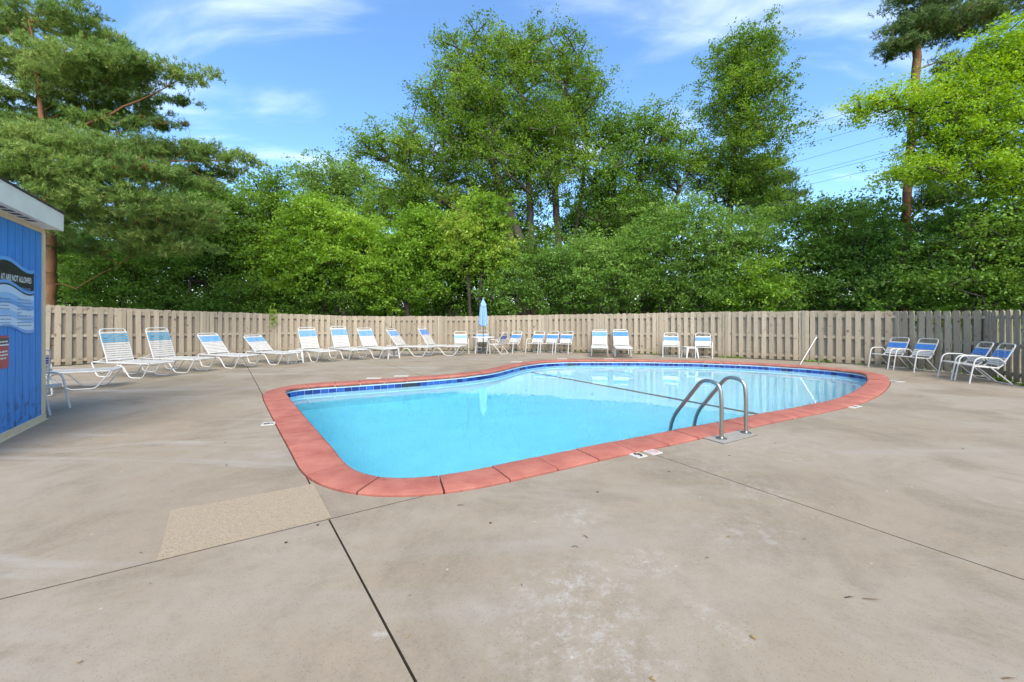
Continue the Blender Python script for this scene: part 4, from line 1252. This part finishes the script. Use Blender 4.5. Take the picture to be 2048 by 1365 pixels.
# --- right of centre: dark tree and tall narrow tree
d = 27.0
tree('leafy_tree', 'dark leafy tree between the many-stemmed tree and the tall narrow tree', LEAF['dark'], M_BARKD,
     [[gp(1290, d), dp(1285, 480, d), dp(1275, 380, d), dp(1290, 260, d)], [gp(1300, d), dp(1310, 480, d), dp(1380, 340, d), dp(1400, 320, d)], [gp(1250, d), dp(1240, 480, d), dp(1225, 380, d), dp(1235, 280, d)]],
     [lobe(1240, 265, 55, 50, d), lobe(1320, 250, 60, 45, d), lobe(1265, 340, 90, 70, d), lobe(1225, 430, 85, 70, d), lobe(1340, 320, 70, 60, d), lobe(1290, 450, 70, 70, d), lobe(1190, 350, 40, 70, d)],
     430, 100, 0.165, 33, csig=0.48, r_base=0.2, inner=0.3, holes=0.3, group='trees behind the fence')
d = 27.5
tree('tall_tree', 'tall narrow tree with pointed leaning top, right of centre', LEAF['elm'], M_BARKD,
     [[gp(1457, d), dp(1457, 480, d), dp(1462, 380, d), dp(1472, 260, d), dp(1490, 150, d), dp(1535, 50, d)]],
     [lobe(1540, 50, 16, 22, d), lobe(1510, 95, 50, 40, d), lobe(1480, 130, 70, 50, d), lobe(1485, 190, 95, 60, d), lobe(1500, 250, 105, 60, d), lobe(1470, 310, 105, 55, d), lobe(1500, 375, 75, 50, d), lobe(1420, 360, 60, 50, d)],
     480, 100, 0.165, 44, csig=0.46, r_base=0.2, inner=0.2, holes=0.3, group='trees behind the fence', tshift=-0.08)
d = 38.0
pine('spruce_tree', 'dark conifer half hidden behind the tall narrow tree', LEAF['pined'], M_BARKD,
     [[gp(1520, d), dp(1520, 420, d), dp(1520, 320, d)]],
     [(np.array(D(1530, 395, d)), np.array([3.4, 2.5, 0.7]), 60), (np.array(D(1525, 360, d)), np.array([2.6, 2.0, 0.6]), 45), (np.array(D(1520, 330, d)), np.array([1.6, 1.3, 0.6]), 30), (np.array(D(1535, 430, d)), np.array([3.6, 2.8, 0.8]), 60)],
     45, 26, 0.3, 0.18, 0.03, spread=0.4, group='trees behind the fence')
d = 34.0
tree('round_tree', 'dark round tree behind the many-stemmed tree, right side', LEAF['dark'], M_BARKD,
     [[gp(1210, d), dp(1210, 480, d), dp(1215, 400, d)], [gp(1215, d), dp(1240, 480, d), dp(1290, 420, d)]],
     [lobe(1190, 440, 90, 60, d), lobe(1280, 430, 70, 60, d), lobe(1240, 500, 120, 60, d)], 300, 80, 0.23, 51, csig=0.55, r_base=0.2, group='trees behind the fence', holes=0.3)
tree('wide_tree', 'olive green tree behind the many-stemmed tree, left side', LEAF['elm'], M_BARKD,
     [[gp(900, d), dp(900, 500, d), dp(880, 420, d)], [gp(905, d), dp(940, 480, d), dp(980, 430, d)]],
     [lobe(870, 440, 90, 55, d), lobe(980, 440, 80, 60, d), lobe(920, 500, 130, 60, d), lobe(790, 420, 60, 50, d), lobe(1060, 470, 60, 60, d)], 420, 80, 0.23, 52, csig=0.55, r_base=0.2, group='trees behind the fence', holes=0.2)
# --- left of centre
d = 36.0
tree('pale_tree', 'pale green tree standing far back, left of the many-stemmed tree', LEAF['pale'], M_BARKD,
     [[gp(690, d), dp(685, 450, d), dp(670, 380, d)]], [lobe(650, 365, 65, 45, d), lobe(700, 345, 50, 35, d), lobe(640, 420, 70, 50, d), lobe(720, 410, 60, 60, d)],
     230, 80, 0.22, 55, csig=0.55, r_base=0.2, group='trees behind the fence')
d = 22.5
tree('dark_green_tree', 'dense dark green tree with twisted stems, next to the left pine', LEAF['dark'], M_BARKD,
     [[gp(430, d), dp(415, 585, d), dp(370, 545, d), dp(330, 510, d), dp(318, 480, d)], [gp(437, d), dp(450, 560, d), dp(500, 500, d), dp(520, 430, d), dp(535, 380, d)], [gp(440, d), dp(445, 530, d), dp(440, 450, d)]],
     [lobe(540, 375, 38, 38, d), lobe(500, 440, 95, 60, d), lobe(420, 430, 70, 60, d), lobe(450, 500, 100, 55, d), lobe(545, 500, 50, 60, d), lobe(390, 400, 40, 40, d), lobe(330, 480, 60, 40, d)],
     460, 100, 0.155, 66, csig=0.40, r_base=0.17, group='trees behind the fence', tshift=0.05)
d = 21.3
tree('bright_tree', 'bright green rounded tree behind the middle of the lounger row', LEAF['bright'], M_BARKD,
     [[gp(650, d), dp(648, 560, d), dp(640, 480, d), dp(625, 430, d)], [gp(655, d), dp(690, 550, d), dp(720, 480, d)]],
     [lobe(625, 435, 60, 42, d), lobe(690, 470, 75, 50, d), lobe(600, 500, 65, 60, d), lobe(660, 540, 100, 60, d), lobe(730, 520, 50, 60, d), lobe(575, 560, 50, 50, d)],
     440, 105, 0.14, 77, csig=0.36, r_base=0.14, group='trees behind the fence')
d = 20.6
tree('young_tree', 'light green young tree left of the yellowing maple', LEAF['bright'], M_BARKD,
     [[gp(815, d), dp(815, 570, d), dp(825, 490, d), dp(840, 440, d)]],
     [lobe(840, 440, 36, 36, d), lobe(825, 490, 62, 48, d), lobe(800, 545, 75, 50, d), lobe(850, 580, 50, 30, d), lobe(775, 590, 40, 25, d)],
     280, 100, 0.14, 88, csig=0.34, r_base=0.11, group='trees behind the fence', tshift=-0.06)
tree('yellowing_maple', 'yellow-green maple with dark stem gap below, behind the blue umbrella', LEAF['yellow'], M_BARKD,
     [[gp(960, d), dp(962, 560, d), dp(958, 500, d), dp(965, 430, d)], [gp(950, d), dp(935, 560, d), dp(925, 520, d)]],
     [lobe(965, 420, 52, 34, d), lobe(960, 465, 66, 40, d), lobe(950, 505, 60, 30, d), lobe(1000, 530, 34, 34, d), lobe(920, 525, 34, 30, d)],
     250, 105, 0.14, 99, csig=0.32, r_base=0.10, inner=0.5, group='trees behind the fence')
# --- right: tall pine and box elder
d = 18.5
pine('tall_pine', 'tall pine with bare orange trunk behind the right fence', LEAF['pined'], M_BARKP,
     [[gp(1806, d), dp(1812, 450, d), dp(1822, 280, d), dp(1832, 140, d), dp(1845, 20, d), dp(1855, -90, d)], [dp(1812, 450, d), dp(1850, 405, d), dp(1880, 385, d)]],
     [(np.array(D(1840, 60, d)), np.array([1.5, 1.3, 0.45]), 70), (np.array(D(1800, 95, d)), np.array([0.8, 0.9, 0.3]), 35), (np.array(D(1850, 10, d)), np.array([1.8, 1.6, 0.5]), 80), (np.array(D(1940, 45, d)), np.array([2.0, 1.6, 0.5]), 80),
      (np.array(D(1990, 5, d)), np.array([2.2, 1.8, 0.6]), 80), (np.array(D(1850, -60, d)), np.array([2.4, 2.0, 0.7]), 60), (np.array(D(1880, 395, d)), np.array([1.3, 1.2, 0.5]), 55), (np.array(D(1850, 350, d)), np.array([0.8, 0.8, 0.4]), 30),
      (np.array(D(1920, 130, d)), np.array([1.2, 1.0, 0.3]), 30), (np.array(D(1900, 450, d)), np.array([1.5, 1.2, 0.5]), 45)],
     101, 22, 0.15, 0.19, 0.013, spread=0.17, tshift=0.1, group='trees behind the fence')
d = 14.2
tree('box_elder', 'bright yellow-green tree overhanging the right fence', LEAF['elder'], M_BARKD,
     [[gp(2120, d), dp(2110, 500, d), dp(2060, 340, d), dp(1990, 290, d), dp(1900, 265, d)], [dp(2110, 500, d), dp(2100, 330, d), dp(2060, 180, d), dp(2010, 100, d)], [dp(2060, 340, d), dp(2000, 370, d), dp(1920, 350, d)]],
     [lobe(2000, 110, 85, 60, d), lobe(2080, 130, 90, 80, d), lobe(1920, 165, 60, 40, d), lobe(1960, 220, 110, 60, d), lobe(1850, 215, 60, 38, d), lobe(1770, 205, 40, 28, d), lobe(1730, 215, 20, 26, d),
      lobe(1900, 280, 90, 45, d), lobe(2020, 290, 90, 60, d), lobe(1930, 345, 90, 40, d), lobe(2040, 370, 70, 50, d), lobe(1830, 330, 40, 30, d), lobe(1790, 355, 38, 20, d)],
     640, 95, 0.10, 111, csig=0.30, r_base=0.15, inner=0.2, holes=0.3, group='trees behind the fence', up=0.9, droop=0.6)
# --- shrubs and undergrowth behind the fence
shr = [
    (1060, 20.4, [(1060, 560, 60, 60), (1010, 590, 50, 40), (1110, 545, 50, 60)], 'hedge', 'green shrub behind the fence just right of the umbrella'),
    (1190, 20.6, [(1190, 530, 70, 70), (1150, 580, 70, 45), (1240, 560, 60, 60)], 'hedge', 'green shrub behind the fence below the dark leafy tree'),
    (1330, 21.0, [(1340, 465, 65, 60), (1300, 520, 80, 70), (1370, 560, 90, 60), (1395, 430, 45, 40)], 'hedge', 'tall pale green shrub left of the tall narrow tree'),
    (1470, 20.2, [(1450, 480, 70, 60), (1500, 530, 80, 70), (1440, 580, 80, 45)], 'hedge', 'pale green shrub at the foot of the tall narrow tree'),
    (1530, 18.9, [(1520, 545, 45, 50), (1500, 590, 50, 35), (1545, 590, 45, 30)], 'bright', 'light yellowish green shrub right of the tall narrow tree'),
    (1620, 19.0, [(1610, 470, 70, 55), (1640, 540, 80, 70), (1580, 590, 60, 35), (1690, 590, 60, 35)], 'hedge', 'green shrub below the power lines'),
    (1730, 18.0, [(1720, 450, 60, 50), (1760, 520, 75, 70), (1700, 580, 60, 45), (1640, 420, 30, 25)], 'hedge', 'tall green shrub left of the tall pine trunk'),
    (1850, 16.0, [(1840, 520, 70, 60), (1880, 570, 70, 50), (1800, 585, 50, 40)], 'hedge', 'dark shrub at the foot of the tall pine'),
    (1960, 14.6, [(1950, 470, 70, 55), (1990, 540, 80, 70), (1920, 580, 60, 45), (2040, 470, 50, 60)], 'under', 'dark shrub below the bright tree at the right edge'),
    (2090, 13.6, [(2080, 560, 70, 70), (2120, 480, 60, 60)], 'under', 'dark shrub at the right picture edge'),
    (880, 22.5, [(885, 560, 50, 50), (900, 600, 70, 35), (850, 530, 30, 40)], 'under', 'dark undergrowth shrub left of the yellowing maple'),
    (700, 21.5, [(700, 600, 70, 35), (640, 605, 60, 30)], 'under', 'dark undergrowth shrub below the bright rounded tree'),
    (520, 21.0, [(520, 585, 70, 45), (580, 600, 50, 30), (470, 595, 50, 35)], 'under', 'dark undergrowth shrub behind the half reclined loungers'),
    (370, 20.0, [(370, 608, 70, 22), (310, 605, 60, 28), (420, 610, 40, 20)], 'under', 'undergrowth shrub behind the fence below the twisted stems'),
    (230, 19.0, [(230, 560, 80, 60), (170, 540, 70, 70), (290, 540, 60, 60)], 'under', 'undergrowth shrub behind the fence below the left pine'),
    (120, 20.0, [(110, 520, 60, 80), (60, 560, 60, 60)], 'under', 'undergrowth shrub beside the orange pine trunk at the left'),
    (1110, 24.5, [(1110, 500, 80, 50), (1080, 560, 90, 50), (1180, 560, 60, 60)], 'under', 'dark shrub at the feet of the many-stemmed tree'),
    (1250, 24.0, [(1250, 520, 70, 50), (1290, 590, 90, 40)], 'under', 'dark shrub at the foot of the dark leafy tree'),
    (1410, 23.0, [(1410, 510, 60, 50), (1400, 590, 90, 40), (1530, 460, 60, 50)], 'dark', 'dark shrub behind the pale ones at the tall narrow tree'),
    (1660, 22.0, [(1640, 520, 100, 60), (1680, 460, 70, 50)], 'dark', 'dark shrub behind the ones below the power lines'),
    (1790, 19.5, [(1790, 560, 90, 60), (1850, 480, 70, 50), (1760, 440, 40, 50)], 'under', 'dark shrub behind the tall pine trunk'),
    (960, 23.0, [(960, 580, 70, 50), (1010, 540, 50, 60), (930, 500, 50, 50)], 'under', 'dark shrub behind the yellowing maple'),
    (780, 23.5, [(780, 560, 70, 60), (740, 480, 40, 50), (860, 480, 50, 50)], 'under', 'dark shrub between the bright rounded tree and the maple'),
    (590, 24.0, [(560, 560, 80, 60), (500, 560, 70, 50)], 'under', 'dark shrub behind the dark green tree'),
    (1940, 16.5, [(1900, 500, 90, 70), (2000, 420, 90, 60), (2060, 560, 80, 70), (1960, 590, 90, 40)], 'under', 'dark shrub mass behind the ones at the right edge'),
    (420, 24.0, [(400, 530, 80, 70), (330, 560, 80, 60)], 'under', 'dark shrub behind the twisted stems'),
    (200, 22.0, [(200, 500, 90, 70), (110, 560, 90, 70), (290, 480, 70, 60), (30, 520, 60, 80)], 'under', 'dark shrub mass behind the left pine'),
]
for i, (bx_, d, ls, lm, lb) in enumerate(shr):
    lob = [lobe(a, b, c, e, d, 1.4) for a, b, c, e in ls]
    ar = sum(r[0] * r[2] for c, r in lob)
    ncl = int(24 * ar + 45)
    stems = [[gp(bx_ + s, d), dp(bx_ + s * 2.0, 590, d), dp(ls[0][0] + s, ls[0][1] + 20, d)] for s in (-6, 5)]
    tree('shrub', lb, LEAF[lm], M_BARKD, stems, lob, ncl, 34 if i > 15 else 72, 0.18 if i > 15 else 0.13, 200 + i, csig=0.38, r_base=0.06, inner=0.5, cat='shrub', group='shrubs behind the fence', flat=0.45, holes=0.3, tshift=(-0.1 if i in (0, 7) else 0.0), rmin=0.0)
# --- left pine with spreading plates
d = 15.5
LP = []
def plate(x0, y0, x1, y1, thick, dd, n, w=1.1):
    """a spreading limb from (x0,y0) to its tip (x1,y1), as a chain of flat ellipsoids"""
    for f in (0.0, 0.25, 0.5, 0.75, 1.0):
        k = 1 - 0.45 * f
        c = np.array(D(x0 + (x1 - x0) * f, y0 + (y1 - y0) * f, dd))
        LP.append((c, np.array([abs(x1 - x0) / 4 * 0.75 * dd / FPX + 0.25, w * k, thick * 1.25 * k * dd / FPX]), max(10, int(n * k * 0.40))))
plate(-40, 20, 150, 20, 40, d, 90)
plate(0, 110, 235, 105, 28, d, 120)
plate(110, 150, 375, 150, 26, d, 150)
plate(150, 70, 240, 85, 14, d + 1, 40)
plate(180, 190, 360, 205, 14, d + 0.5, 60, 0.8)
plate(180, 245, 330, 250, 14, d + 0.3, 60, 0.8)
plate(60, 265, 465, 322, 20, d - 0.3, 170)
plate(240, 300, 430, 300, 16, d, 80)
plate(320, 350, 455, 345, 14, d + 0.5, 60, 0.8)
plate(-30, 270, 200, 300, 34, d - 2.5, 150)
plate(60, 330, 300, 345, 34, d - 2.5, 170)
plate(150, 380, 395, 420, 40, d - 2.2, 190)
plate(-20, 340, 150, 380, 34, d - 2.0, 110)
plate(120, 430, 330, 470, 30, d - 1.2, 110)
plate(250, 470, 400, 500, 24, d - 0.8, 70)
plate(-60, 180, 80, 190, 26, d, 60)
plate(30, 60, 200, 55, 26, d + 1.2, 90)
plate(60, 150, 260, 175, 22, d + 1.4, 110)
plate(140, 120, 300, 125, 18, d - 0.6, 80)
plate(100, 215, 300, 225, 20, d + 1.5, 110)
plate(0, 240, 180, 245, 24, d + 0.8, 90)
plate(260, 330, 420, 370, 26, d - 0.2, 90)
plate(300, 420, 420, 455, 26, d - 0.6, 80)
plate(80, 480, 260, 500, 26, d + 0.6, 70)
pine('spreading_pine', 'large spreading pine with orange trunk overhanging the left side', LEAF['pine'], M_BARKP,
     [[gp(98, d), dp(100, 520, d), dp(96, 400, d), dp(90, 280, d), dp(70, 120, d), dp(50, -40, d)],
      [dp(96, 400, d), dp(170, 385, d - 1.0), dp(260, 395, d - 1.6), dp(330, 410, d - 2)],
      [dp(90, 280, d), dp(200, 240, d), dp(300, 190, d), dp(365, 160, d)], [dp(92, 320, d), dp(220, 310, d), dp(360, 325, d - 0.3), dp(450, 322, d - 0.3)],
      [dp(75, 150, d), dp(140, 120, d), dp(220, 108, d)], [dp(98, 560, d), dp(150, 575, d), dp(210, 545, d + 0.4), dp(240, 530, d + 0.6)]],
     LP, 131, 15, 0.135, 0.20, 0.012, tshift=0.10, spread=0.105, nb=8, group='trees behind the fence')
# --- the wood far behind
rg = np.random.default_rng(909)
Vs, Fs, Ts, off = [], [], [], 0
for px in range(-100, 2200, 34):
    dd = rg.uniform(42, 58); py = rg.uniform(520, 585)
    if 1150 < px < 1420: py = rg.uniform(560, 600)
    lob = [lobe(px + rg.normal() * 15, py, 50, 50 + rg.uniform(0, 25), dd), lobe(px, 622, 60, 30, dd), lobe(px, 632, 60, 14, dd)]
    C = np.concatenate([sample_lobes(lob, 36, rg, 0.1), sample_lobes([lobe(px, 628, 40, 12, dd)], 24, rg, 0.0)])
    P = np.repeat(C, 24, 0) + rg.normal(size=(60 * 24, 3)) * 0.6
    V, F = leaf_cards(P, 0.48, rg); Vs.append(V); Fs.append(F + off); off += len(V); Ts.append(np.repeat(clump_tint(C, rg), 24) + rg.normal(size=len(P)) * 0.15)
o = link('far_woodland', np_mesh('far_woodland', np.concatenate(Vs), np.concatenate(Fs), LEAF['under'], np.concatenate(Ts)))
tag(o, 'far wood showing between the trees behind the fence', 'woodland', kind='stuff')

# ------------------------------------------------------------------ weeds, vine, litter
rg = np.random.default_rng(77)
P = []
for s, e, dens in ((16.0, 30.0, 10), (30.0, Lf[-1] - 1, 34)):
    for u in np.arange(s, e, 1 / dens):
        if math.sin(u * 2.3) + math.sin(u * 5.1 + 1) < 0.1: continue
        p = path_at(u, Lf, fence_pts); q = path_at(u + 0.1, Lf, fence_pts)
        dd = (q.xy - p.xy).normalized(); inn = Vector((dd.y, -dd.x))
        c = p.xy + inn * rg.uniform(0.07, 0.16)
        for _ in range(3): P.append((c.x + rg.normal() * 0.03, c.y + rg.normal() * 0.03, abs(rg.normal()) * 0.035 + 0.01))
P = np.array(P); V, F = leaf_cards(P, 0.07, rg, 0.8)
o = link('weeds', np_mesh('weeds', V, F, LEAF['yellow'], rg.uniform(0, 0.8, len(P)))); tag(o, 'low yellow-green weeds growing along the foot of the fence', 'weeds', kind='stuff')
c = np.array(D(549, 630, 17.3)); P = c + rg.normal(size=(120, 3)) * np.array([0.10, 0.05, 0.22]) - np.array([0, 0.15, 0.0])
V, F = leaf_cards(P, 0.10, rg, 0.3); o = link('vine', np_mesh('vine', V, F, LEAF['yellow'], rg.uniform(0.2, 1, 120))); tag(o, 'yellow-green vine sprig hanging over the fence top behind the loungers', 'vine')
M_LITTER = attr_mat('dry_litter', [(0.0, (0.03, 0.02, 0.012)), (0.5, (0.16, 0.09, 0.03)), (1.0, (0.30, 0.20, 0.05))], 0.8)
lit = MB(); tints = []
rl = random.Random(9)
def twig(px, py, ang, ln_, w_=0.003, tn=0.2):
    p = G(px, py); dv = Vector((math.cos(ang), math.sin(ang), 0)); s_ = Vector((-dv.y, dv.x, 0)) * w_
    a, b = p - dv * ln_ / 2, p + dv * ln_ / 2; m_ = p + s_ * rl.uniform(-3, 3)
    z = Vector((0, 0, 0.006))
    lit.add([a - s_ + z, m_ - s_ + z * 1.6, b + z, m_ + s_ + z * 1.6, a + s_ + z], [(0, 1, 2, 3, 4)]); tints.append(tn)
for px, py, a_, l_ in ((1169, 1074, 2.2, 0.06), (1152, 1096, -0.3, 0.05), (1700, 1197, 0.1, 0.06), (1745, 1200, -0.1, 0.09), (1416, 1118, 0, 0.03), (922, 1012, 0, 0.06), (2020, 1360, 0, 0.06), (1610, 1080, 0.2, 0.03)):
    twig(px, py, a_, l_, 0.003, rl.uniform(0, 0.6))
for px, py in ((1456, 1074), (1309, 1360), (1507, 1276)):
    twig(px, py, rl.uniform(0, 3), 0.028, 0.006, 0.8)
for i in range(26):
    p = (rl.uniform(60, 2040), rl.uniform(760, 1340))
    if 520 < p[0] < 1780 and p[1] < 1000: continue
    twig(p[0], p[1], rl.uniform(0, 6.28), rl.uniform(0.008, 0.02), rl.uniform(0.0015, 0.004), rl.random())
def spot(px, py, r_):
    p = G(px, py); lit.add([(p.x + r_ * math.cos(k * math.pi / 4), p.y + r_ * math.sin(k * math.pi / 4), 0.0035) for k in range(8)], [tuple(range(8))]); tints.append(0.0)
for px, py in ((450, 886), (453, 931), (462, 1003), (635, 1051), (572, 1086), (981, 1047), (1195, 985), (1338, 944), (1551, 887), (1926, 898), (1459, 912), (624, 746), (560, 742)):
    spot(px, py, 0.010)
o = lit.build('deck_litter', M_LITTER); at_ = o.data.attributes.new('tint', 'FLOAT', 'FACE'); at_.data.foreach_set('value', tints)
tag(o, 'scattered twigs, dry leaf bits and dark specks on the concrete deck', 'litter', kind='stuff')
